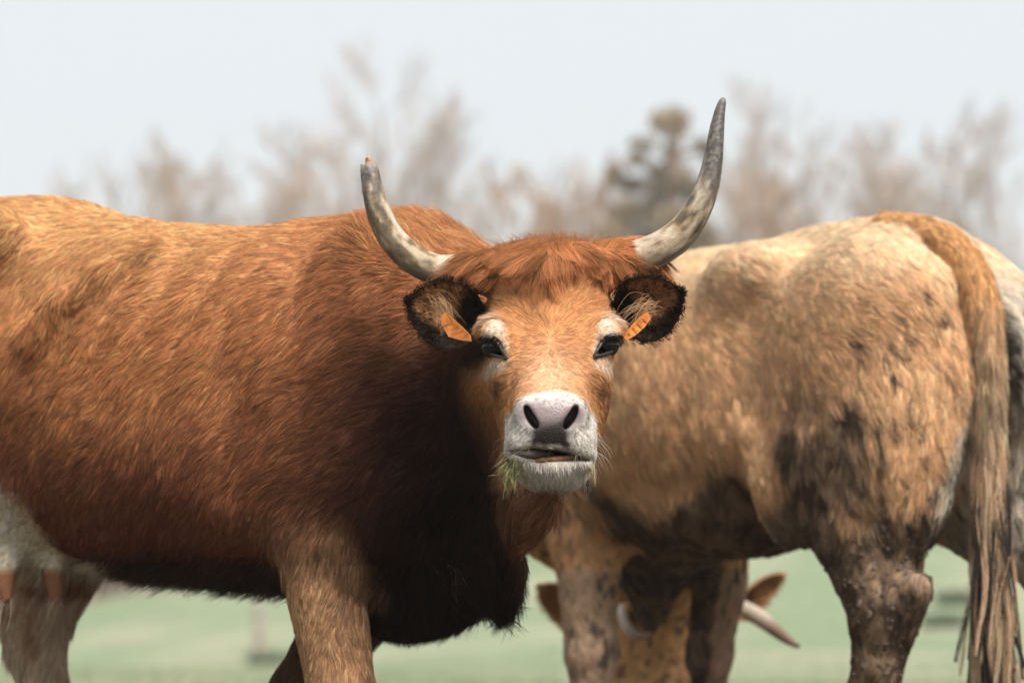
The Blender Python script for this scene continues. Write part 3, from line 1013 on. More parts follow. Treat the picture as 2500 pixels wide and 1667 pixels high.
def horns(cow):
    # left of the picture, broken at the tip
    k = bez([(1180, 655, 6.135, 37), (1120, 657, 6.125, 37), (1060, 657, 6.12, 37), (1005, 630, 6.11, 36), (958, 583, 6.105, 34), (928, 525, 6.10, 31),
             (912, 470, 6.10, 27), (904, 425, 6.105, 23), (901, 405, 6.11, 19)], 130)
    path = np.array([P(*r[:3]) for r in k]); rad = k[:, 3] / 1327
    V, Q, s, a = sweep(path, rad, 44)
    nv = fbm(np.stack([s * 14, np.cos(a), np.sin(a)], 1), 2, 8) - .5
    ctr = path[np.minimum((s * 129 + .5).astype(int), 129)]
    V = ctr + (V - ctr) * (1 + .10 * nv + .09 * np.sin(a * 5 + 3 * nv) * sstep(.78, .97, s) + .03 * np.sin(s * 110) * sstep(.25, .0, s))[:, None]
    rag = (s > .985)
    V[rag, 2] += .014 * (fbm(np.stack([a * 0 + 1, np.cos(a) * 2, np.sin(a) * 2], 1)[rag], 1.4, 2) - .4)
    # open ragged end closed a little below the rim
    V = np.concatenate([V, [path[-1] - np.array([0, 0, .012])]])
    top = np.arange(44) + 129 * 44
    F = [tuple(f) for f in Q] + [(int(top[i]), int(top[(i + 1) % 44]), len(V) - 1) for i in range(44)]
    s2 = np.append(s, 1); a2 = np.append(a, 0)
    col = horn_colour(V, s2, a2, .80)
    col = blend(col, np.array([.30, .20, .12]), sstep(.93, .97, s2) * .7)
    h = mesh_obj('horn', V, F, M_HORN, cow, attrs={'coat': col})
    tag(h, label='horn with a splintered broken tip')
    kk = bez([(903, 412, 6.11, 12), (901, 398, 6.11, 9), (900, 388, 6.11, 8), (899, 381, 6.11, 4)], 14)
    path = np.array([P(*r[:3]) for r in kk]); V, Q, s, a = sweep(path, kk[:, 3] / 1327, 12)
    V = V + (fbm(V, 300, 4)[:, None] - .5) * .004
    mesh_obj('horn_core', V, Q, M_HORN, h, attrs={'coat': np.tile(np.array([.40, .27, .17]), (len(V), 1)) * (.6 + .8 * fbm(V, 200, 2))[:, None]})
    # right of the picture, long and pointed
    k = bez([(1495, 640, 6.135, 44), (1555, 630, 6.12, 44), (1610, 607, 6.10, 42), (1660, 572, 6.09, 39), (1700, 518, 6.08, 34), (1727, 455, 6.08, 29),
             (1741, 390, 6.085, 24), (1749, 325, 6.09, 19), (1757, 275, 6.10, 13.5), (1764, 248, 6.105, 9), (1767, 239, 6.11, 2)], 150)
    path = np.array([P(*r[:3]) for r in k]); rad = k[:, 3] / 1327
    V, Q, s, a = sweep(path, rad, 44)
    nv = fbm(np.stack([s * 14, np.cos(a), np.sin(a)], 1), 2, 21) - .5
    ctr = path[np.minimum((s * 149 + .5).astype(int), 149)]
    V = ctr + (V - ctr) * (1 + .08 * nv + .03 * np.sin(s * 120) * sstep(.25, .0, s))[:, None]
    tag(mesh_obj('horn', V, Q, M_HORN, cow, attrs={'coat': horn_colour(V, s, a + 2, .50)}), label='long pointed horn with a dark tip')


def ear_sheet(base, tip, nrm, hw, cup, n=26, m=21):
    """leaf-shaped cup with thickness; returns V, Q, s, t, inner mask"""
    ax = tip - base; Ln = np.linalg.norm(ax); ax = ax / Ln
    nrm = unit(nrm - (nrm @ ax) * ax); lat = np.cross(nrm, ax)
    s = np.linspace(0, 1, n); t = np.linspace(-1, 1, m)
    S, T = np.meshgrid(s, t, indexing='ij')
    W = np.interp(S, [0, .15, .35, .6, .8, .92, 1], np.array([.50, .80, 1.0, .93, .66, .40, .10])) * hw
    side = np.clip(np.abs(T), 0, 1)
    dep = cup * (1 - T ** 2) * np.interp(S, [0, .3, .7, 1], [1, 1, .7, .15]) - .006
    V = base + ax * (S * Ln)[..., None] + lat * (T * W)[..., None] - nrm * dep[..., None]
    th = .004
    Vi = V.reshape(-1, 3); Vo = (V - nrm * th * (1 - .6 * side[..., None])).reshape(-1, 3)
    i = (np.arange(n - 1)[:, None] * m + np.arange(m - 1)[None, :]).ravel()
    Qi = np.stack([i, i + m, i + m + 1, i + 1], 1)
    N = n * m
    Qo = Qi[:, ::-1] + N
    rim = np.concatenate([np.arange(n) * m, (n - 1) * m + np.arange(1, m), (np.arange(n - 1)[::-1]) * m + m - 1])
    Qr = np.stack([rim[:-1], rim[:-1] + N, rim[1:] + N, rim[1:]], 1)
    return np.concatenate([Vi, Vo]), np.concatenate([Qi, Qo, Qr]), np.tile(S.ravel(), 2), np.tile(T.ravel(), 2), ax, lat, nrm, N


M_TAG = plain_mat('orange_plastic', (.60, .19, .032), .38, .5, .25, 60, bump=.25, bscale=90)
M_TAG_PRINT = plain_mat('faded_print', (.36, .115, .024), .5, .3, .2, 90)


def ears(cow):
    specs = [(-1, P(1168, 792, 6.09), P(996, 733, 6.055), np.array([-.10, -1, -.05]), .0655, .034),
             (1, P(1512, 782, 6.09), P(1664, 712, 6.06), np.array([.22, -1, -.12]), .064, .036)]
    for sg, base, tip, nr, hw, cup in specs:
        V, Q, S, T, ax, lat, nrm, N = ear_sheet(base, tip, nr, hw, cup)
        up = T * (1 if lat[2] > 0 else -1)
        inner = np.arange(len(V)) < N
        nz = fbm(V, 45, 12)

        def colour(S, up, nz, inner):
            c = np.tile(np.array([.035, .022, .016]), (len(S), 1))
            tan = sstep(.22, .40, S) * sstep(.96, .89, S) * sstep(-.62, -.2, up) * sstep(.94, .82, up)
            c = blend(c, np.array([.56, .29, .135]), tan * sstep(.28, .44, nz))
            c = blend(c, np.array([.10, .05, .03]), np.exp(-(((S - .55) / .08) ** 2 + ((up - .15) / .2) ** 2)) * .9)
            return np.where(inner[:, None], c, blend(np.tile(np.array([.09, .05, .032]), (len(S), 1)), np.array([.018, .014, .012]), sstep(.5, .8, np.maximum(np.abs(up), S))))
        ear = mesh_obj('ear', V, Q, M_HIDE, cow, attrs={'coat': colour(S, up, nz, inner), 'gloss': np.zeros(len(V))})
        n = vnormals(V, Q)
        # fringe and lining
        m = int(9000 * FUR)
        i = rng.integers(0, len(V), m)
        wgt = np.abs(T[i]) > .8
        p = V[i] + rng.normal(0, .0035, (m, 3))
        nn = n[i]
        out = unit((T[i])[:, None] * lat + ax * (.4 + S[i] * .9)[:, None])
        L = np.where(wgt | (S[i] > .9), .0065, .0085)
        pts, rad, t, lie = grow(p, nn, out + nn * .2, L, .35, .00045, 5, .5, wild=.3, curl=.1, seed=sg + 60)
        col = colour(S[i], up[i], nz[i], inner[i])
        hair_obj('ear_hair', pts, rad, vary(col, .22), lie, M_HAIR, ear)
        # long pale tuft that springs from the canal
        m = int(64 * FUR)
        if sg < 0:
            root = np.array([P(1062, 742, 6.06)]); end = P(1108, 800, 6.02)
        else:
            root = np.array([P(1590, 752, 6.05)]); end = P(1512, 800, 6.01)
        p = root + rng.normal(0, .009, (m, 3)) * np.array([1, .5, 1.3])
        s = np.linspace(0, 1, 7)
        e_ = end + rng.normal(0, .013, (m, 3))
        pts = p[:, None] + (e_ - p)[:, None] * (s[None, :, None] * rng.uniform(.3, 1.1, (m, 1, 1)))
        pts[:, :, 1] -= .012 * np.sin(s * 3)[None]
        pts[:, :, 2] += (rng.normal(.008, .008, m))[:, None] * np.sin(s * 3)[None]
        pts[:, :, 0] += (rng.normal(0, .006, m))[:, None] * (s ** 2)[None]
        hair_obj('ear_tuft', pts, np.full((m, 7), .00034) * (1 - .7 * s), vary(np.tile(np.array([.55, .34, .18]), (m, 1)), .2), np.tile(unit(np.array([0, -1, .5])), (m, 1)), M_HAIR, ear)
    # plastic tags: pentagon plates, slightly bowed
    def plate(outline, Y0, Y1, name='ear_tag', th=.0016):
        o = np.array(outline, float)
        c = o.mean(0)
        pts = [P(x, y, Y0 + (Y1 - Y0) * (x - o[:, 0].min()) / np.ptp(o[:, 0])) for x, y in o]
        nrm = unit(np.cross(pts[1] - pts[0], pts[2] - pts[0]))
        if nrm[1] > 0:
            nrm = -nrm
        k = len(pts)
        V = [q for q in pts] + [q - nrm * th for q in pts]
        V += [np.mean(pts, 0) - nrm * .002, np.mean(pts, 0) - nrm * (th + .002)]
        F = []
        for i in range(k):
            j = (i + 1) % k
            F += [(i, j, 2 * k), (k + j, k + i, 2 * k + 1), (i, k + i, k + j, j)]
        return mesh_obj(name, np.array(V), F, M_TAG, cow, smooth=False), nrm
    o1 = [(1074, 776), (1080, 770), (1086, 762), (1100, 774), (1128, 798), (1148, 819), (1150, 833), (1128, 831), (1095, 822), (1085, 804)]
    t1, n1 = plate(o1, 6.025, 5.985)
    tag(t1, label='orange ear tag on the ear below the broken horn')
    o2 = [(1582, 760), (1589, 777), (1576, 796), (1555, 816), (1534, 829), (1521, 831), (1529, 812), (1545, 793), (1563, 775)]
    t2, n2 = plate(o2, 5.975, 6.02)
    tag(t2, label='orange ear tag on the ear below the pointed horn')
    o3 = [(1614, 799), (1613, 816), (1590, 829), (1566, 841), (1564, 838), (1568, 818), (1590, 808)]
    t3, n3 = plate(o3, 6.115, 6.125)
    tag(t3, label='red brown back plate of the tag seen behind the ear')
    t3.data.materials[0] = plain_mat('red_plastic', (.36, .085, .04), .4, .5, .2, 60)
    # rows of small worn characters
    def print_rows(t, a, b, nrow, wid, nrm):
        V, F = [], []
        for r in range(nrow):
            c0 = a + (b - a) * (r + .5) / nrow
            for g in range(5):
                if rng.random() < .12:
                    continue
                x = c0 + wid * ((g - 2) / 5)
                u = unit(wid) * .0022 * rng.uniform(.5, 1); v = unit(b - a) * .0016
                k = len(V)
                V += [x - u - v, x + u - v, x + u + v, x - u + v]
                F.append((k, k + 1, k + 2, k + 3))
        V = np.array(V) + nrm * .0005
        mesh_obj('print', V, F, M_TAG_PRINT, t, smooth=False)
    print_rows(t1, P(1094, 784, 6.018), P(1132, 826, 5.993), 4, P(1128, 804, 6.003) - P(1098, 816, 6.015), n1 * 1.0 + np.array([0, -4, 0]))
    print_rows(t2, P(1580, 775, 6.015), P(1532, 822, 5.983), 4, P(1562, 805, 6.0) - P(1546, 794, 5.995), n2 * 1.0 + np.array([0, -4, 0]))


M_EYE = plain_mat('eye', (.010, .007, .006), .05, .5, .2, 30)


M_LID = plain_mat('eyelid_skin', (.035, .028, .025), .38, .5, .3, 80)


def uv_sphere(c, r, n=24, m=16):
    V, F = [], []
    for i in range(m + 1):
        th = math.pi * i / m
        for j in range(n):
            ph = 2 * math.pi * j / n
            V.append(c + r * np.array([math.sin(th) * math.cos(ph), math.sin(th) * math.sin(ph), math.cos(th)]))
    for i in range(m):
        for j in range(n):
            F.append((i * n + j, (i + 1) * n + j, (i + 1) * n + (j + 1) % n, i * n + (j + 1) % n))
    return np.array(V), F


def eyes(cow, Vh, Nh):
    for s in (-1, 1):
        c = P(CX - 2 + s * 140, 846 - 4 * (s > 0), 5.99)
        V, F = uv_sphere(c, .0220)
        eye = mesh_obj('eye', V, F, M_EYE, cow)
        # lids follow the skin round the opening
        pr = project(Vh)
        def skin(px, py, r=9):
            d2 = (pr[:, 0] - px) ** 2 + (pr[:, 1] - py) ** 2
            m_ = (d2 < r * r) & (Vh[:, 1] < 6.08)
            return P(px, py, (Vh[m_, 1].min() if m_.any() else 5.97))
        ex, ey = CX - 2 + s * 140, 846 - 4 * (s > 0)
        up_ = [(s * 31, -6), (s * 20, -21), (s * 4, -20), (-s * 12, -6), (-s * 26, 14), (-s * 34, 27)]
        lo_ = [(s * 30, 2), (s * 18, 12), (s * 2, 19), (-s * 14, 24), (-s * 34, 29)]
        lump('upper_eyelid', [skin(ex + a_, ey + b_) for a_, b_ in up_], [.0016, .0036, .0040, .0036, .0026, .0012], M_LID, eye, amp=.08, seg=10)
        lump('lower_eyelid', [skin(ex + a_, ey + b_) for a_, b_ in lo_], [.0014, .0026, .0030, .0026, .0010], M_LID, eye, amp=.08, seg=10)
        # lashes
        m = int(70)
        t = rng.random(m)
        px = CX + s * (118 + 52 * t); py = 836 - 20 * np.sin(t * 2.4) - 4 * (s > 0)
        root = np.array([P(a, b, 5.945 + .035 * tt) for a, b, tt in zip(px, py, t)])
        d = unit(np.stack([s * (.55 + .5 * t), -.8 + 0 * t, -.45 - .3 * t + rng.normal(0, .15, m)], 1))
        sk = np.linspace(0, 1, 5); L = rng.uniform(.016, .03, m)
        pts = root[:, None] + d[:, None] * (L[:, None] * sk)[:, :, None]
        pts[:, :, 2] -= (L[:, None] * .35 * sk ** 2)
        hair_obj('eyelashes', pts, np.full((m, 5), .0004) * (1 - .7 * sk), np.tile(np.array([.012, .010, .009]), (m, 1)), np.tile(np.array([0, -1., .3]), (m, 1)), M_HAIR, eye)


def lump(name, path, rad, mat, parent, amp=.12, freq=60, seg=20, flat=None):
    k = bez(np.concatenate([np.asarray(path, float), np.asarray(rad, float)[:, None]], 1), 26)
    V, Q, s, a = sweep(k[:, :3], np.maximum(k[:, 3], .0003), seg)
    ctr = k[np.minimum((s * 25 + .5).astype(int), 25), :3]
    V = ctr + (V - ctr) * (1 + amp * 2 * (fbm(V, freq, 7) - .5))[:, None]
    return mesh_obj(name, V, Q, mat, parent)


def mouth_parts(cow):
    tongue = plain_mat('tongue', (.10, .075, .072), .4, .4, .4, 90, bump=.4, bscale=200)
    gum = plain_mat('lower_gum', (.24, .11, .05), .4, .4, .5, 120, bump=.3, bscale=200)
    lump('tongue', [P(1252, 1105, 5.785), P(1280, 1106, 5.770), P(1312, 1107, 5.772), P(1350, 1110, 5.79)], [.005, .0075, .0070, .003], tongue, cow)
    lump('lower_gum', [P(1285, 1126, 5.785), P(1325, 1123, 5.770), P(1370, 1119, 5.770), P(1418, 1113, 5.79)], [.002, .0052, .0052, .002], gum, cow)


def blades(name, roots, dirs, lens, width, mat, droop=.4, parent=None, **kw):
    V, F = [], []
    for r, d, L in zip(roots, dirs, lens):
        d = unit(d); side = unit(np.cross(d, rng.normal(0, 1, 3)))
        k = len(V); n = 5
        bend = rng.normal(0, .25, 3)
        for i in range(n):
            t = i / (n - 1)
            c = r + d * L * t + bend * L * t * t * .6 - np.array([0, 0, droop * L * t * t])
            w = width * (1 - t ** 2 * .9)
            V += [c - side * w, c + side * w]
            if i:
                F.append((k + 2 * i - 2, k + 2 * i - 1, k + 2 * i + 1, k + 2 * i))
    o = mesh_obj(name, np.array(V), F, mat, parent)
    return tag(o, **kw)


def cud():
    g1 = plain_mat('chewed_grass', (.05, .085, .022), .6, .3, .4, 70, col2=(.30, .27, .12))
    g2 = plain_mat('dry_grass', (.50, .40, .20), .6, .3, .3, 25)
    m = 340
    t = rng.random(m)
    px = 1264 - 26 * t + rng.normal(0, 8, m); py = 1102 + 58 * t + rng.normal(0, 11, m)
    root = np.array([P(a, b, 5.79 + rng.normal(0, .010)) for a, b in zip(px, py)])
    d = np.stack([rng.normal(-.3, .75, m), rng.normal(-.1, .6, m), rng.normal(-.7, .6, m)], 1)
    o = blades('grass_wad', root, d, rng.uniform(.010, .034, m), .00065, g1, label='ragged wad of chewed grass hanging from the red cow\'s mouth', category='grass')
    # single long blades and the strands on the other side of the lips
    rs, ds, ls = [], [], []
    for a, b, c, dd in ((1292, 1096, 1278, 1120), (1288, 1170, 1270, 1215), (1262, 1155, 1258, 1195), (1340, 1092, 1356, 1096), (1344, 1096, 1336, 1112), (1406, 1112, 1400, 1142), (1262, 1120, 1222, 1170), (1250, 1130, 1216, 1192), (1425, 1126, 1436, 1130), (1447, 1120, 1452, 1131)):
        A_, B_ = P(a, b, 5.745 if b < 1120 else 5.78), P(c, dd, 5.735 if b < 1120 else 5.78)
        rs.append(A_); ds.append(B_ - A_); ls.append(np.linalg.norm(B_ - A_))
    for r_, d_, l_ in zip(rs, ds, ls):
        blades('grass_blade', [r_], [d_], [l_], .0011, g1, droop=.05, parent=o)
    m = 34
    root = np.array([P(1440 + rng.normal(0, 5), 1122 + rng.normal(0, 5), 5.80) for _ in range(m)])
    d = np.stack([rng.normal(.15, .25, m), rng.normal(-.2, .2, m), rng.normal(-1, .2, m)], 1)
    blades('dry_stalk', root, d, rng.uniform(.015, .032, m), .0006, g2, parent=o)


# ================================================================== the fawn cow behind, seen from the rear
YAW2 = R(52)
O2, H2 = np.array([.966, 7.45, 0.]), np.array([-math.cos(YAW2), math.sin(YAW2), 0.])
L2 = np.array([-H2[1], H2[0], 0.])


def B2(x, y, z):
    return O2 + H2 * x + L2 * y + Z * z


def local2(p):
    return (p - O2) @ np.stack([H2, L2, Z]).T


def solid_fawn_cow(F):
    e, lf, tb = F.ell, F.loft, F.tube
    lf(trunk(B2, H2, L2, [(-.10, 1.30, 1.02, .11), (-.02, 1.365, .90, .19), (.10, 1.39, .80, .235), (.30, 1.395, .80, .265), (.48, 1.395, .745, .32),
                          (.68, 1.395, .675, .365), (.88, 1.39, .65, .36), (1.06, 1.385, .64, .31), (1.2, 1.35, .62, .25), (1.36, 1.24, .68, .18)], mid=.46), .02, 2.05)
    e(B2(.22, 0, 1.36), (.25, .11, .065), .08, axes=[H2, L2, Z])
    e(B2(1.1, 0, 1.30), (.2, .09, .10), .10, axes=[H2, L2, Z])
    for s in (-1, 1):
        e(B2(.40, s * .215, 1.31), (.09, .07, .06), .12, axes=[H2, L2, Z])            # hook
        e(B2(-.06, s * .135, 1.235 - .03 * (s < 0)), (.065, .06, .06), .08, axes=[H2, L2, Z])           # pin bone
        e(B2(.09, s * .17, 1.02), (.23, .14, .34), .10, axes=[H2, L2, Z])                # thigh
        e(B2(.00, s * .165, .88), (.155, .125, .24), .08, axes=[H2, L2, Z])
        e(B2(.26, s * .205, .84), (.10, .08, .16), .08, axes=[H2, L2, Z])                # stifle
        e(B2(1.05, s * .225, 1.08), (.13, .085, .27), .08, axes=[H2, L2, Z])
        e(B2(1.14, s * .19, .87), (.15, .10, .15), .08, axes=[H2, L2, Z])
    e(B2(-.16, 0, 1.08), (.06, .03, .17), .05, axes=[H2, L2, Z], cut=True)                 # cleft under the tail
    e(B2(.345, .345, 1.05), (.08, .055, .18), .08, axes=[H2, L2, Z], cut=True)             # flank hollow
    tb([B2(.35, .265, .94), B2(.32, .262, .88), B2(.28, .25, .80)], [.012, .024, .032], .045)     # flank fold
    # hind legs: near, far
    tb([B2(.09, .185, .86), B2(.065, .20, .72), B2(.02, .205, .62), B2(-.02, .205, .55)], [.14, .108, .084, .072], .06)
    tb([B2(-.120, .205, .59), B2(-.03, .205, .53)], [.036, .056], .05)
    tb([B2(-.02, .205, .555), B2(.0, .205, .44), B2(.03, .205, .30), B2(.04, .205, .17), B2(.045, .205, .10), B2(.07, .205, .05)], [.070, .058, .050, .048, .052, .06], .03)
    tb([B2(.05, -.185, .88), B2(-.02, -.20, .74), B2(-.12, -.205, .64), B2(-.17, -.205, .57)], [.14, .10, .07, .058], .06)
    tb([B2(-.225, -.205, .61), B2(-.17, -.205, .55)], [.034, .05], .03)
    tb([B2(-.17, -.205, .57), B2(-.17, -.205, .42), B2(-.15, -.205, .20), B2(-.13, -.205, .06)], [.058, .048, .045, .058], .03)
    # fore legs
    tb([B2(1.06, .19, .84), B2(1.02, .20, .72), B2(1.01, .20, .60), B2(1.01, .20, .50), B2(1.0, .20, .42)], [.115, .098, .078, .066, .062], .05)
    tb([B2(1.0, .20, .42), B2(1.0, .20, .30), B2(.99, .20, .15), B2(1.0, .20, .05)], [.060, .046, .044, .058], .03)
    tb([B2(1.06, -.19, .84), B2(1.0, -.20, .72), B2(.98, -.20, .58), B2(1.0, -.20, .48), B2(1.02, -.20, .41)], [.11, .09, .070, .058, .056], .05)
    tb([B2(1.02, -.20, .41), B2(1.02, -.20, .30), B2(1.0, -.20, .15), B2(1.01, -.20, .05)], [.054, .043, .042, .055], .03)
    # belly bag, udder, teats, brisket
    e(B2(.68, .03, .79), (.26, .25, .13), .06, axes=[H2, L2, Z])
    e(B2(.22, 0, .78), (.15, .11, .10), .05, axes=[H2, L2, Z])
    for x, y in ((.14, .07), (.14, -.06), (.26, .05), (.27, -.06)):
        tb([B2(x, y, .68), B2(x, y, .60)], [.024, .013], .02)
    tb([B2(.90, 0, .80), B2(1.0, -.03, .70), B2(1.06, -.05, .60), B2(1.09, -.07, .535), B2(1.10, -.075, .49)], [.17, .12, .078, .052, .026], .05)
    # neck let down to graze, head seen from behind between the fore legs
    lf([(B2(1.05, 0, 1.05), .17, .26, .30, L2, Z), (B2(1.22, -.05, .93), .14, .21, .24, L2, Z), (P(1650, 1330, 8.62), .10, .13, .15, [1, 0, 0], [0, .6, .6]),
        (P(1632, 1440, 8.74), .095, .11, .11, [1, 0, 0], [0, .8, .4])], .05, 2.0)
    lf([(P(1630, 1440, 8.76), .105, .10, .10, [1, 0, 0], [0, 1, 0]), (P(1612, 1540, 8.76), .125, .10, .10, [1, 0, 0], [0, 1, 0]), (P(1590, 1640, 8.74), .105, .09, .09, [1, 0, 0], [0, 1, 0]),
        (P(1575, 1740, 8.70), .075, .065, .07, [1, 0, 0], [0, 1, 0]), (P(1570, 1800, 8.69), .075, .06, .06, [1, 0, 0], [0, 1, 0])], .03, 2.2)
    tb([P(1600, 1560, 8.64), P(1590, 1620, 8.65), P(1580, 1700, 8.63)], [.016, .03, .02], .03, cut=True)      # groove between the jaw bones


def mud_amount(p):
    """0..1: how much dried mud lies on the fawn cow"""
    q = local2(p)
    x, y, z = q.T
    n = fbm(p, 14, 41, 4)
    leg = sstep(.90, .66, z) * (x < .30) * (y > 0) * (x > -.3)
    thigh = .74 * sstep(.38, .16, x) * sstep(-.16, .0, x) * sstep(1.22, .94, z) * sstep(.04, .14, y)
    belly = .95 * sstep(.86, .75, z + .20 * (vnoise(p, 5, 44) - .5)) * sstep(.34, .44, x) * sstep(.94, .86, x)
    bris = sstep(.80, .88, x) * sstep(.86, .76, z) * sstep(.17, .12, np.abs(y + .02)) * (x < 1.22)
    fore = .30 * (x > .85) * sstep(.52, .42, z) * (np.abs(y) > .1)
    w = np.maximum.reduce([leg * .92, thigh, belly, bris * .95, fore])
    return np.clip((w - (1 - n) * .95) * 3.4 + .35 * w, 0, 1) * (w > .02)


def coat_fawn(p):
    q = local2(p)
    x, y, z = q.T
    n1, n2 = fbm(p, 5, 61) - .5, fbm(p, 24, 62) - .5
    c = np.tile(np.array([.86, .535, .30]), (len(p), 1))
    c = blend(c, np.array([.96, .68, .45]), sstep(1.2, 1.38, z + .15 * n1))
    c = blend(c, np.array([.76, .46, .25]), sstep(.25, .45, n1 + .3) * sstep(1.3, 1.1, z) * .5)
    # pale rear, inner thighs and escutcheon
    pale = np.maximum(sstep(-.02, -.08, x) * sstep(.16, .09, y + .1 * n2 - .25 * (.95 - z)) * sstep(1.30, 1.18, z) * sstep(.6, .75, z), (y < -.02) * (x < .12) * sstep(1.36, 1.25, z))
    c = blend(c, np.array([.70, .61, .49]), pale * (1 + .8 * n2))
    c = blend(c, np.array([.035, .03, .028]), np.exp(-((y / .035) ** 2 + ((z - 1.12) / .14) ** 2)) * (x < -.02))
    c = blend(c, np.array([.62, .50, .34]), sstep(.80, .72, z) * sstep(.12, .2, x) * sstep(.45, .36, x))   # groin
    front = np.maximum(sstep(1.15, 1.26, x), sstep(8.40, 8.52, p[:, 1]) * (z < .85))
    c = blend(c, np.array([.95, .58, .30]), front)  # neck and grazing head brightened, sunlight put into the colour
    leg = (z < .62) * (x > .85) * (x < 1.14) * (p[:, 1] < 8.5)
    c = blend(c, np.array([.62, .44, .30]), leg * 1.0)
    m = mud_amount(p)
    mudc = blend(np.tile(np.array([.27, .195, .135]), (len(p), 1)), np.array([.05, .037, .028]), sstep(.42, .58, fbm(p, 26, 66)))
    c = c + (mudc - c) * (m * .88)[:, None]
    # spatters
    sp = sstep(.68, .76, vnoise(p, 60, 71)) * ((x < 0) & (z < 1.25) | (z < .7) | (x > .9) & (z < .9))
    c = blend(c, np.array([.08, .06, .05]), sp * .8)
    return c, m


def flow_fawn(p):
    q = local2(p)
    x, y, z = q.T
    low = sstep(1.3, .95, z)
    d = -H2[None] * (.9 - .6 * low)[:, None] - Z[None] * (.25 + .75 * low)[:, None]
    leg = (sstep(.8, .65, z))[:, None]
    d = d * (1 - leg) - Z[None] * leg
    sw = (fbm(p, 7, 79) - .5)[:, None]
    return d + sw * (H2[None] * 1.2)


M_MUD = plain_mat('dried_mud', (.11, .08, .058), .95, .15, .35, 45, bump=.9, bscale=90)


def build_fawn_cow():
    cow = thing('cow', tuple(B2(.5, 0, 0)), label='muddy fawn cow seen from behind, grazing with its head between its forelegs', category='cow', group='cattle grazing on the pasture')
    F = Field(O2, H2, (-.36, -.62, 0), (1.75, .50, 1.5), .012)
    solid_fawn_cow(F)
    F.displace(B2(-.3, -.6, .05), B2(1.7, .5, 1.45), lambda p: .012 * (fbm(p, 6, 81) - .5) + mud_amount(p) * .014 * (fbm(p, 34, 83, 2) - .42) * (local2(p)[:, 2] < .9))
    V, Q = F.mesh()
    V = relax(V, Q, 2)
    col, m = coat_fawn(V)
    mesh_obj('body', V, Q, M_HIDE, cow, attrs={'coat': col * .85, 'gloss': m * 0})
    N = vnormals(V, Q)

    def dens(c, n):
        q = local2(c)
        return (q[:, 2] > .25) * (1.0 - .2 * mud_amount(c) * (q[:, 2] < .85))
    p, n = scatter(V, Q, N, int(170000 * FUR), dens, -.3)
    q = local2(p)
    c, m = coat_fawn(p)
    L = np.where(q[:, 2] < .7, .020, .034) * (.75 + .6 * fbm(p, 9, 84))
    pts, rad, t, lie = grow(p, n, flow_fawn(p), L, .24, .00065, 4, .78, clump_n=11000, wild=.2, curl=.14, droop=.1, seed=120, tint=.09, relief=.14)
    hair_obj('coat', pts, rad, vary(c, .18) * t, lie, M_HAIR, cow)
    # clods of dried mud caked on hind leg, belly and knees
    mud = []
    pm, nm = scatter(V, Q, N, 1500, lambda c, n: mud_amount(c) ** 2 * (local2(c)[:, 2] < .74), -.4)
    VV, FF = [], []
    ico = [(-.53, .85, 0), (.53, .85, 0), (-.53, -.85, 0), (.53, -.85, 0), (0, -.53, .85), (0, .53, .85), (0, -.53, -.85), (0, .53, -.85), (.85, 0, -.53), (.85, 0, .53), (-.85, 0, -.53), (-.85, 0, .53)]
    tri = [(0, 11, 5), (0, 5, 1), (0, 1, 7), (0, 7, 10), (0, 10, 11), (1, 5, 9), (5, 11, 4), (11, 10, 2), (10, 7, 6), (7, 1, 8), (3, 9, 4), (3, 4, 2), (3, 2, 6), (3, 6, 8), (3, 8, 9), (4, 9, 5), (2, 4, 11), (6, 2, 10), (8, 6, 7), (9, 8, 1)]
    ico = np.array(ico); tri = np.array(tri)
    for i in range(len(pm)):
        r = rng.uniform(.002, .006) * (1.6 if rng.random() < .12 else 1)
        a = unit(rng.normal(0, 1, 3)); t1 = unit(np.cross(nm[i], a)); t2 = np.cross(nm[i], t1)
        k = ico * rng.uniform(.45, 1.5, (12, 1))
        v = pm[i] + nm[i] * (.4 * r) + (k[:, :1] * t1 * 1.2 + k[:, 1:2] * t2 * rng.uniform(.5, 1.6) + k[:, 2:] * nm[i] * .5) * r
        FF.append(tri + 12 * i); VV.append(v)
    o = mesh_obj('caked_mud', np.concatenate(VV), np.concatenate(FF), M_MUD, cow)
    tag(o, kind='stuff', label='clods of dried dark mud caked on leg and belly')
    tail(cow)
    grazing_head(cow)
    return cow


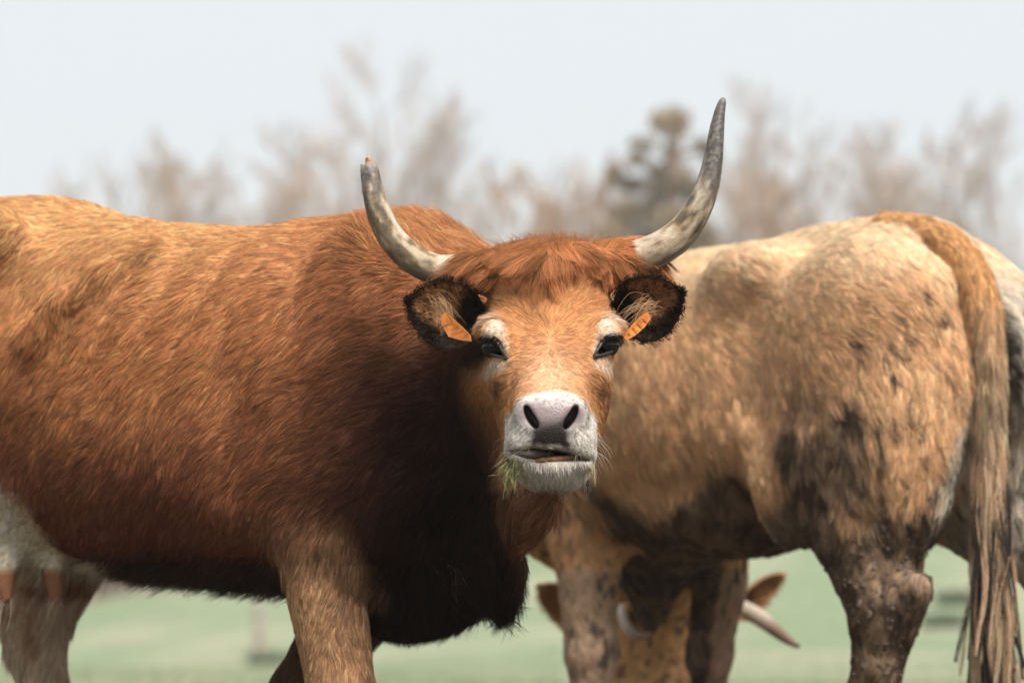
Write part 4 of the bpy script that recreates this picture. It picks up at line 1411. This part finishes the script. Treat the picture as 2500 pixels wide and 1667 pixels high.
def tail(cow):
    k = bez([(2150, 575, 7.52, 66), (2230, 580, 7.46, 62), (2300, 600, 7.40, 58), (2356, 655, 7.33, 54), (2390, 735, 7.27, 50), (2408, 830, 7.24, 42), (2414, 950, 7.24, 38),
             (2414, 1080, 7.24, 34), (2412, 1200, 7.24, 30), (2418, 1320, 7.24, 22), (2426, 1440, 7.24, 14)], 80)
    path = np.array([P(*r[:3]) for r in k])
    V, Q, s, a = sweep(path, k[:, 3] / 1100 * .85, 20)
    # flatten: thin side to side, deep along the dock
    c0 = np.array([.62, .34, .15]); c1 = np.array([.74, .52, .33])

    def colour(p, s):
        c = blend(np.tile(c0, (len(p), 1)), c1, sstep(.35, .6, s))
        n = fbm(p, 28, 90)
        c = blend(c, np.array([.05, .04, .035]), sstep(.52, .66, n) * sstep(.45, .75, s) * .8)
        return blend(c, np.array([.055, .045, .04]), sstep(.80, 1.0, s + .2 * (n - .5)) * .75)
    mesh_obj('tail', V, Q, M_HIDE, cow, attrs={'coat': colour(V, s) * .8, 'gloss': s * 0})
    N = vnormals(V, Q)
    m = int(15000 * FUR)
    i = rng.integers(0, len(V), m)
    p = V[i] + rng.normal(0, .004, (m, 3)); nn = N[i]; si = s[i]
    tang = unit(np.gradient(path, axis=0))[np.minimum((si * 79).astype(int), 79)]
    L = np.interp(si, [0, .3, .5, .75, 1], [.02, .022, .035, .075, .11])
    pts, rad, t, lie = grow(p, nn, tang + nn * .1, L, np.interp(si, [0, .4, 1], [.35, .3, .14]), .0006, 6, .6, clump_n=1100, wild=.10, curl=.08, droop=.25, seed=140, tint=.12, relief=.15)
    hair_obj('tail_hair', pts, rad, vary(colour(p, si), .24) * t, lie, M_HAIR, cow)
    # the switch: long matted locks, some caked black
    nl = 90; K = 14
    P_, R_, C_, N_ = [], [], [], []
    for l in range(nl):
        a0 = rng.uniform(0, 6.28); s0 = rng.uniform(.60, .98)
        c0_ = bez(path, 200)[int(s0 * 199)] + np.array([math.cos(a0), math.sin(a0) * .6, 0]) * .016
        end = np.array([P(2428, 1700, 7.24)[0] + rng.normal(0, .034), 7.24 + rng.normal(0, .03), rng.uniform(.22, .50)])
        dark = rng.random() < .55
        ln = np.linspace(0, 1, K)
        ph, am = rng.uniform(0, 6.28), rng.uniform(.005, .016)
        guide = c0_[None] + (end - c0_)[None] * ln[:, None]
        guide[:, 0] += am * np.sin(ln * 7 + ph); guide[:, 1] += am * np.cos(ln * 6 + ph)
        mm = 22
        off = rng.normal(0, 1, (mm, 1, 3)) * np.array([.006, .006, .004])
        g = guide[None] + off * (1.1 - .8 * ln)[None, :, None] + rng.normal(0, .0008, (mm, K, 3))
        P_.append(g); R_.append(np.full((mm, K), .00062) * (1 - .6 * ln))
        base = np.array([.05, .04, .037]) if dark else np.array([.66, .46, .29])
        cc = np.tile(base, (mm, 1))
        C_.append(vary(cc, .25)); N_.append(unit(rng.normal(0, .5, (mm, 3)) + np.array([0, -1, .4])))
    hair_obj('tail_switch', np.concatenate(P_), np.concatenate(R_), np.concatenate(C_), np.concatenate(N_), M_HAIR, cow)
    V, Q, s, a = sweep(np.array([P(2398, 1626, 7.30), P(2396, 1645, 7.30), P(2396, 1670, 7.30), P(2398, 1690, 7.30)]), [.004, .011, .011, .004], 12)
    mesh_obj('mud_pellet', V + (fbm(V, 80, 3)[:, None] - .5) * .006, Q, M_MUD, cow)


def grazing_head(cow):
    for sg, base, tip, nr, hw in ((-1, P(1470, 1530, 8.70), P(1318, 1432, 8.66), np.array([-.2, -1, -.25]), .062), (1, P(1795, 1500, 8.74), P(1906, 1402, 8.78), np.array([.9, -.55, -.3]), .055)):
        V, Q, S, T, ax, lat, nrm, N = ear_sheet(base, tip, nr, hw, .028)
        inner = np.arange(len(V)) < N
        c = np.tile(np.array([.42, .22, .10]), (len(V), 1))
        c = blend(c, np.array([.12, .05, .025]), inner * sstep(.75, .2, S) * sstep(.7, .2, np.abs(T)))
        c = blend(c, np.array([.75, .48, .26]), sstep(.75, 1, np.abs(T)) + sstep(.85, 1, S))
        ear = mesh_obj('ear', V, Q, M_HIDE, cow, attrs={'coat': c, 'gloss': S * 0})
        n = vnormals(V, Q); m = int(1800 * FUR); i = rng.integers(0, len(V), m)
        pts, rad, t, lie = grow(V[i], n[i], unit(T[i][:, None] * lat + ax * .8), np.full(m, .016), .4, .0008, 4, .3, wild=.3)
        hair_obj('ear_hair', pts, rad, vary(c[i]), n[i], M_HAIR, ear)
    for pts_, lab in (([(1800, 1480, 8.72, 22), (1850, 1505, 8.66, 21), (1890, 1535, 8.60, 17), (1922, 1560, 8.55, 12), (1948, 1577, 8.52, 6)], 'horn pointing down beside the foreleg'),
                      ([(1520, 1485, 8.70, 14), (1527, 1525, 8.62, 13), (1552, 1548, 8.55, 10), (1583, 1550, 8.50, 7), (1600, 1538, 8.47, 3)], 'pale horn curling in front of the jaw')):
        k = bez(pts_, 50)
        path = np.array([P(*r[:3]) for r in k]); V, Q, s, a = sweep(path, k[:, 3] / 940, 20)
        c = blend(np.tile(np.array([.60, .50, .40]), (len(V), 1)), np.array([.26, .17, .12]), sstep(.25, .6, s + .2 * (fbm(V, 60, 5) - .5)))
        tag(mesh_obj('horn', V, Q, M_HORN, cow, attrs={'coat': c}), label=lab)


# ================================================================== the far side of the pasture
def limbs_mesh(segs, sides=4):
    """segs: (p0, p1, r0, r1) rows -> one mesh of tapering limbs"""
    s = np.array(segs, float)
    a, b, r0, r1 = s[:, 0:3], s[:, 3:6], s[:, 6], s[:, 7]
    d = unit(b - a)
    ref = np.where(np.abs(d[:, 2:3]) > .9, np.array([[1., 0, 0]]), np.array([[0, 0, 1.]]))
    u = unit(np.cross(d, ref)); v = np.cross(d, u)
    an = np.arange(sides) / sides * 2 * math.pi
    ring = np.cos(an)[None, :, None] * u[:, None] + np.sin(an)[None, :, None] * v[:, None]
    V = np.concatenate([a[:, None] + ring * r0[:, None, None], b[:, None] + ring * r1[:, None, None]], 1)
    k = np.arange(sides); k2 = (k + 1) % sides
    f = np.stack([k, k2, sides + k2, sides + k], 1)
    Q = (f[None] + (np.arange(len(s)) * 2 * sides)[:, None, None]).reshape(-1, 4)
    return V.reshape(-1, 3), Q


def grow_tree(base, height, rg, levels=4, lean=.03, spread=.5, first=.15, slim=1.0, twig=.012):
    """winter tree: trunk segments, limb segments"""
    trunk_, limbs = [], []
    H = height; n = 9
    p = np.array(base, float); d = unit(np.array([rg.normal(0, lean), rg.normal(0, lean), 1]))
    r = H * .0135 * slim
    nodes = []
    for i in range(n):
        q = p + d * H * .92 / n
        r2 = r * .86
        trunk_.append((*p, *q, r, r2)); nodes.append((q, d, r2, (i + 1) / n))
        d = unit(d + rg.normal(0, .06, 3) * np.array([1, 1, .2])); p, r = q, r2

    def branch(p, d, L, r, lev):
        k = 3
        for i in range(k):
            q = p + d * L / k
            limbs.append((*p, *q, max(r, twig), max(r * .75, twig * .8)))
            r *= .72
            if lev < levels:
                for _ in range(2 if lev < levels - 1 else 3):
                    dd = unit(d + unit(rg.normal(0, 1, 3)) * rg.uniform(.45, .85) + np.array([0, 0, .22]))
                    branch(q, dd, L * rg.uniform(.42, .62), r * .6, lev + 1)
            d = unit(d + rg.normal(0, .12, 3) + np.array([0, 0, .10])); p = q
    for q, dd, rr, t in nodes:
        if t < first:
            continue
        for _ in range(3):
            az = rg.uniform(0, 6.28)
            out = np.array([math.cos(az), math.sin(az), 0]) * spread + np.array([0, 0, rg.uniform(.5, 1.1)])
            branch(q, unit(out), H * rg.uniform(.16, .26) * (1.15 - .6 * t), rr * .55, 2)
    return trunk_, limbs


M_BARK = plain_mat('bark', (.20, .14, .10), .95, .1, .35, 3)
M_TWIG = plain_mat('twigs', (.40, .31, .245), .95, .1, .3, 2)
M_TWIG_BROWN = plain_mat('brown_twigs', (.42, .28, .18), .95, .1, .3, 2)
M_PINE = plain_mat('pine_needles', (.30, .23, .15), .85, .2, .4, 1.5)


def ground_at(px, Y):
    x = (px - 1250) / F_PX * Y
    return np.array([x, Y, float(terrain_z(np.array([x]), np.array([Y]))[0])])


TREE_LABELS = {}


def bare_tree(px, top_py, Y, seed, label, **kw):
    rg = np.random.default_rng(seed)
    b = ground_at(px, Y)
    top = P(px, top_py, Y)[2]
    tr, li = grow_tree(b - np.array([0, 0, .2]), (top - b[2]) * .97, rg, **kw)
    t = thing('bare_tree', tuple(b), label=label, category='tree', group='bare winter trees along the field edge')
    V, Q = limbs_mesh(tr, 7); mesh_obj('trunk', V, Q, M_BARK, t)
    V, Q = limbs_mesh(li, 3); mesh_obj('crown', V, Q, M_TWIG_BROWN if 'brown' in label else M_TWIG, t)
    return len(li)


def pine_tree(px, top_py, Y):
    rg = np.random.default_rng(5)
    b = ground_at(px, Y); S_ = F_PX / Y
    t = thing('pine_tree', tuple(b), label='tall dark pine tree with a flat crown behind the pointed horn', category='tree')
    path = bez([(*b, .22), (*P(px - 6, 620, Y), .17), (*P(px + 4, 430, Y), .12), (*P(px + 8, top_py + 30, Y), .04)], 14)
    segs = [(*path[i, :3], *path[i + 1, :3], path[i, 3], path[i + 1, 3]) for i in range(13)]
    masses = [(1640, 288, 46, 20), (1652, 318, 26, 26), (1608, 312, 20, 16), (1570, 352, 32, 16), (1556, 392, 24, 20), (1718, 360, 34, 18), (1738, 388, 18, 18), (1640, 385, 24, 42), (1600, 420, 26, 18),
              (1500, 428, 20, 26), (1540, 452, 34, 22), (1622, 470, 44, 34), (1700, 470, 34, 34), (1672, 430, 22, 18), (1550, 530, 66, 44), (1660, 555, 62, 48), (1600, 620, 90, 50), (1500, 590, 40, 50), (1720, 610, 44, 50)]
    Vn, Fn = [], []
    for cx, cy, rx, ry in masses:
        c = P(cx, cy, Y + rg.uniform(-.8, .8))
        j = int(np.argmin(np.abs(path[:, 2] - (c[2] - .3))))
        segs.append((*path[j, :3], *c, .06, .02))
        m = int(.30 * rx * ry)
        q = rg.normal(0, 1, (m, 3)); q = unit(q) * (rg.random((m, 1)) ** .45)
        q = q * np.array([rx, rx * .9, ry]) / S_ * 1.1
        d = unit(q + rg.normal(0, .3, (m, 3)) + np.array([0, 0, .2])); u = unit(np.cross(d, rg.normal(0, 1, (m, 3))))
        ln = rg.uniform(.08, .17, (m, 1)); wd = rg.uniform(.03, .055, (m, 1))
        A_ = c + q
        k = len(Vn) and sum(len(v) for v in Vn)
        Vn.append(np.stack([A_ - u * wd, A_ + u * wd, A_ + d * ln + u * wd * .4, A_ + d * ln - u * wd * .4], 1).reshape(-1, 3))
        Fn.append(np.arange(m * 4).reshape(m, 4) + k)
    V, Q = limbs_mesh(segs, 6); mesh_obj('trunk', V, Q, M_BARK, t)
    mesh_obj('crown', np.concatenate(Vn), np.concatenate(Fn), M_PINE, t, smooth=False)


def far_side():
    total = 0
    rows = [
        (150, 415, 92, 'faint low bare tree above the red cow\'s rump'), (330, 400, 90, 'low bare tree above the middle of the red cow\'s back'),
        (450, 350, 96, 'pale bare tree above the red cow\'s loin'), (560, 370, 88, 'slender bare tree left of the broken horn'),
        (690, 345, 92, 'bare tree just left of the broken horn'), (790, 380, 86, 'short bare tree beside the broken horn, left'),
        (955, 150, 95, 'tallest pale bare tree above the red cow\'s crest'), (1060, 250, 100, 'faint bare tree right of the tallest one'),
        (1130, 395, 84, 'bushy brown bare tree right of the broken horn'), (1215, 420, 86, 'brown bare tree above the cow\'s forehead, left'),
        (1310, 440, 83, 'brown bare tree above the cow\'s forelock'), (1400, 430, 86, 'brown bare tree left of the pine'),
        (1870, 235, 88, 'slim tall bare tree right of the pointed horn'), (1810, 400, 84, 'bare tree between pointed horn and slim tree'),
        (1960, 420, 83, 'dense brown bare tree above the fawn cow\'s back'), (2040, 300, 96, 'faint bare tree above the fawn cow\'s loin'),
        (2150, 330, 92, 'forked bare tree above the fawn cow\'s rump'), (2250, 290, 98, 'pale bare tree above the fawn cow\'s tail head'),
        (2330, 330, 84, 'greyish bare tree right of the fawn cow\'s tail head'), (2450, 280, 88, 'bare tree at the right edge of the picture')]
    rows += [
        (500, 420, 94, 'wispy bare tree above the dip behind the red cow\'s withers'), (655, 430, 84, 'low wispy bare tree left of the broken horn'), (840, 400, 98, 'wispy bare tree close to the broken horn\'s tip'), (1090, 440, 96, 'wispy bare tree between crest and broken horn'), (1350, 420, 98, 'wispy pale bare tree above the forelock'), (2290, 400, 88, 'wispy bare tree above the curve of the fawn cow\'s tail'),
        (250, 430, 100, 'thin bare tree behind the red cow\'s rump, low'), (390, 430, 86, 'twiggy bare tree over the dip of the red cow\'s back'), (620, 400, 98, 'thin grey bare tree between two brown ones, left of the broken horn'),
        (740, 330, 101, 'faint tall bare tree behind the broken horn'), (880, 330, 88, 'bare tree directly behind the broken horn'), (1010, 300, 90, 'bare tree inside the curve of the broken horn'),
        (1170, 470, 81, 'low brown thicket tree between crest and forehead'), (1260, 480, 82, 'low brown thicket tree above the forelock, left'), (1450, 470, 82, 'low brown thicket tree at the base of the pointed horn'),
        (1500, 400, 92, 'slender bare tree left of the pine\'s crown'), (1770, 430, 86, 'bare tree touching the pointed horn on its right'), (1920, 350, 98, 'faint bare tree right of the slim tall one'),
        (2000, 440, 82, 'low brown thicket tree above the fawn cow\'s hip'), (2100, 400, 100, 'distant bare tree above the fawn cow\'s rump, left'), (2200, 420, 84, 'twiggy bare tree above the fawn cow\'s rump, right'), (2390, 380, 94, 'thin bare tree beyond the fawn cow\'s tail')]
    for i, (px, py, Y, lab) in enumerate(rows):
        tall = py < 300
        total += bare_tree(px, py, Y, 100 + i, lab, spread=.5 if tall else .85, slim=.8 if tall else 1.0, first=.3 if tall else .12, twig=.0075)
    pine_tree(1640, 275, 82)
    print('limbs', total)
    hedge()
    fence()
    haze()


def haze():
    V = np.array([(x, y, z) for z in (-12., 19.) for x, y in ((-420., -40.), (420., -40.), (420., 920.), (-420., 920.))])
    F = [(3, 2, 1, 0), (4, 5, 6, 7), (0, 1, 5, 4), (1, 2, 6, 5), (2, 3, 7, 6), (3, 0, 4, 7)]
    m = bpy.data.materials.new('damp_air'); m.use_nodes = True
    n, l = m.node_tree.nodes, m.node_tree.links
    n.remove(n['Principled BSDF'])
    v = n.new('ShaderNodeVolumePrincipled')
    v.inputs['Color'].default_value = (.97, .98, 1, 1); v.inputs['Density'].default_value = HAZE
    l.new(v.outputs[0], n['Material Output'].inputs['Volume'])
    tag(mesh_obj('haze', V, F, m, smooth=False), kind='stuff', label='pale damp winter air over the pasture', category='haze')


def hedge():
    """unbroken brush along the far edge of the field"""
    rg = np.random.default_rng(8)
    segs = []
    m = M_TWIG
    for px in np.arange(-500, 3100, 7.0):
        Y = 80 + rg.uniform(-1.5, 3)
        b = ground_at(px + rg.normal(0, 5), Y)
        h = rg.uniform(1.2, 3.2)
        for _ in range(7):
            d = unit(np.array([rg.normal(0, .35), rg.normal(0, .3), 1]))
            p = b + np.array([rg.normal(0, .15), rg.normal(0, .3), -.1])
            q = p + d * h * rg.uniform(.5, 1)
            segs.append((*p, *q, .022, .008))
            for _ in range(4):
                t = rg.uniform(.2, .95); o = p + (q - p) * t
                dd = unit(d + rg.normal(0, .7, 3) + np.array([0, 0, .3]))
                segs.append((*o, *(o + dd * rg.uniform(.3, .8)), .010, .006))
    V, Q = limbs_mesh(segs, 3)
    o = mesh_obj('hedge', V, Q, M_TWIG)
    tag(o, kind='stuff', label='brown leafless brush along the far edge of the field', category='hedge')


def fence():
    wood = plain_mat('weathered_post', (.30, .24, .21), .9, .2, .3, 8, bump=.4, bscale=30)
    wire = plain_mat('fence_wire', (.35, .34, .33), .5, .5)
    pos = []
    f = thing('fence', tuple(ground_at(635, 62)), label='wooden posts of a wire fence across the pasture', category='fence')
    for i, px in enumerate(np.arange(-375, 2800, 505)):
        Y = 62 + i * .8
        b = ground_at(px, Y)
        pos.append(b)
        a = np.arange(10) / 10 * 6.283
        r = .085
        V = []
        for z_, k in ((-.3, 1.0), (.9, .95), (.97, .9), (.99, .5)):
            for t in a:
                V.append(b + np.array([math.cos(t) * r * k, math.sin(t) * r * k, z_]))
        F_ = [(j * 10 + i_, j * 10 + (i_ + 1) % 10, j * 10 + 10 + (i_ + 1) % 10, j * 10 + 10 + i_) for j in range(3) for i_ in range(10)] + [tuple(range(30, 40))]
        mesh_obj('post', np.array(V), F_, wood, f)
    for h in (.45, .85):
        segs = [(*(pos[i] + np.array([0, -.09, h])), *(pos[i + 1] + np.array([0, -.09, h])), .004, .004) for i in range(len(pos) - 1)]
        V, Q = limbs_mesh(segs, 5)
        mesh_obj('wire', V, Q, wire, f)


def tussock(px, Y, label, seed):
    rg = np.random.default_rng(seed)
    b = ground_at(px, Y)
    m = 420
    a, r = rg.uniform(0, 6.28, m), .38 * np.sqrt(rg.random(m))
    root = b + np.stack([np.cos(a) * r, np.sin(a) * r, np.full(m, -.03)], 1)
    d = unit(np.stack([np.cos(a) * r * 1.3 + rg.normal(0, .15, m), np.sin(a) * r * 1.3 + rg.normal(0, .15, m), np.ones(m)], 1))
    ln = rg.uniform(.2, .42, (m, 1)); u = unit(np.cross(d, rg.normal(0, 1, (m, 3)))) * .009
    V = np.stack([root - u, root + u, root + d * ln], 1).reshape(-1, 3)
    o = mesh_obj('grass_tussock', V, np.arange(3 * m).reshape(m, 3), M_TUSSOCK, smooth=False)
    tag(o, label=label, category='tussock', group='dark tussocks in the field')


M_TUSSOCK = plain_mat('tussock_blades', (.07, .095, .045), .8, .2, .4, 3)


def pasture_grass():
    """short grass on the visible slope, coarse tufts along the fence"""
    rg = np.random.default_rng(4)
    m = 60000
    y = 15 + 70 * rg.random(m) ** 1.3
    x = (rg.random(m) - .5) * (y * .42 + 3)
    z = terrain_z(x, y)
    b = np.stack([x, y, z - .005], 1)
    d = unit(np.stack([rg.normal(0, .35, m), rg.normal(0, .35, m), np.ones(m)], 1))
    L = rg.uniform(.04, .10, m)[:, None]
    line = np.abs(y - (62 + 1.0 * (x + 5) / 6)) < .5
    L = np.where((line & (rg.random(m) < .8))[:, None], L * 2.0, L)
    u = unit(np.cross(d, rg.normal(0, 1, (m, 3)))) * .008
    tip = b + d * L + rg.normal(0, .02, (m, 3)) * np.array([1, 1, 0])
    V = np.stack([b - u, b + u, tip], 1).reshape(-1, 3)
    o = mesh_obj('grass', V, np.arange(3 * m).reshape(m, 3), plain_mat('grass_blades', (.20, .26, .15), .8, .2, .2, .6, col2=(.36, .36, .24)), smooth=False)
    tag(o, kind='stuff', label='short pale grass covering the pasture', category='grass')


HAZE = .0008
FUR = 1.0
build_red_cow()
cud()
build_fawn_cow()
far_side()
pasture_grass()
tussock(2335, 64.0, 'dark grass tussock between the fawn cow\'s hock and its tail', 1)
tussock(2300, 60.5, 'lower dark tussock below the fawn cow\'s hock, left of its tail', 2)
tussock(660, 61.5, 'tussock at the foot of the fence post under the red cow\'s belly', 3)
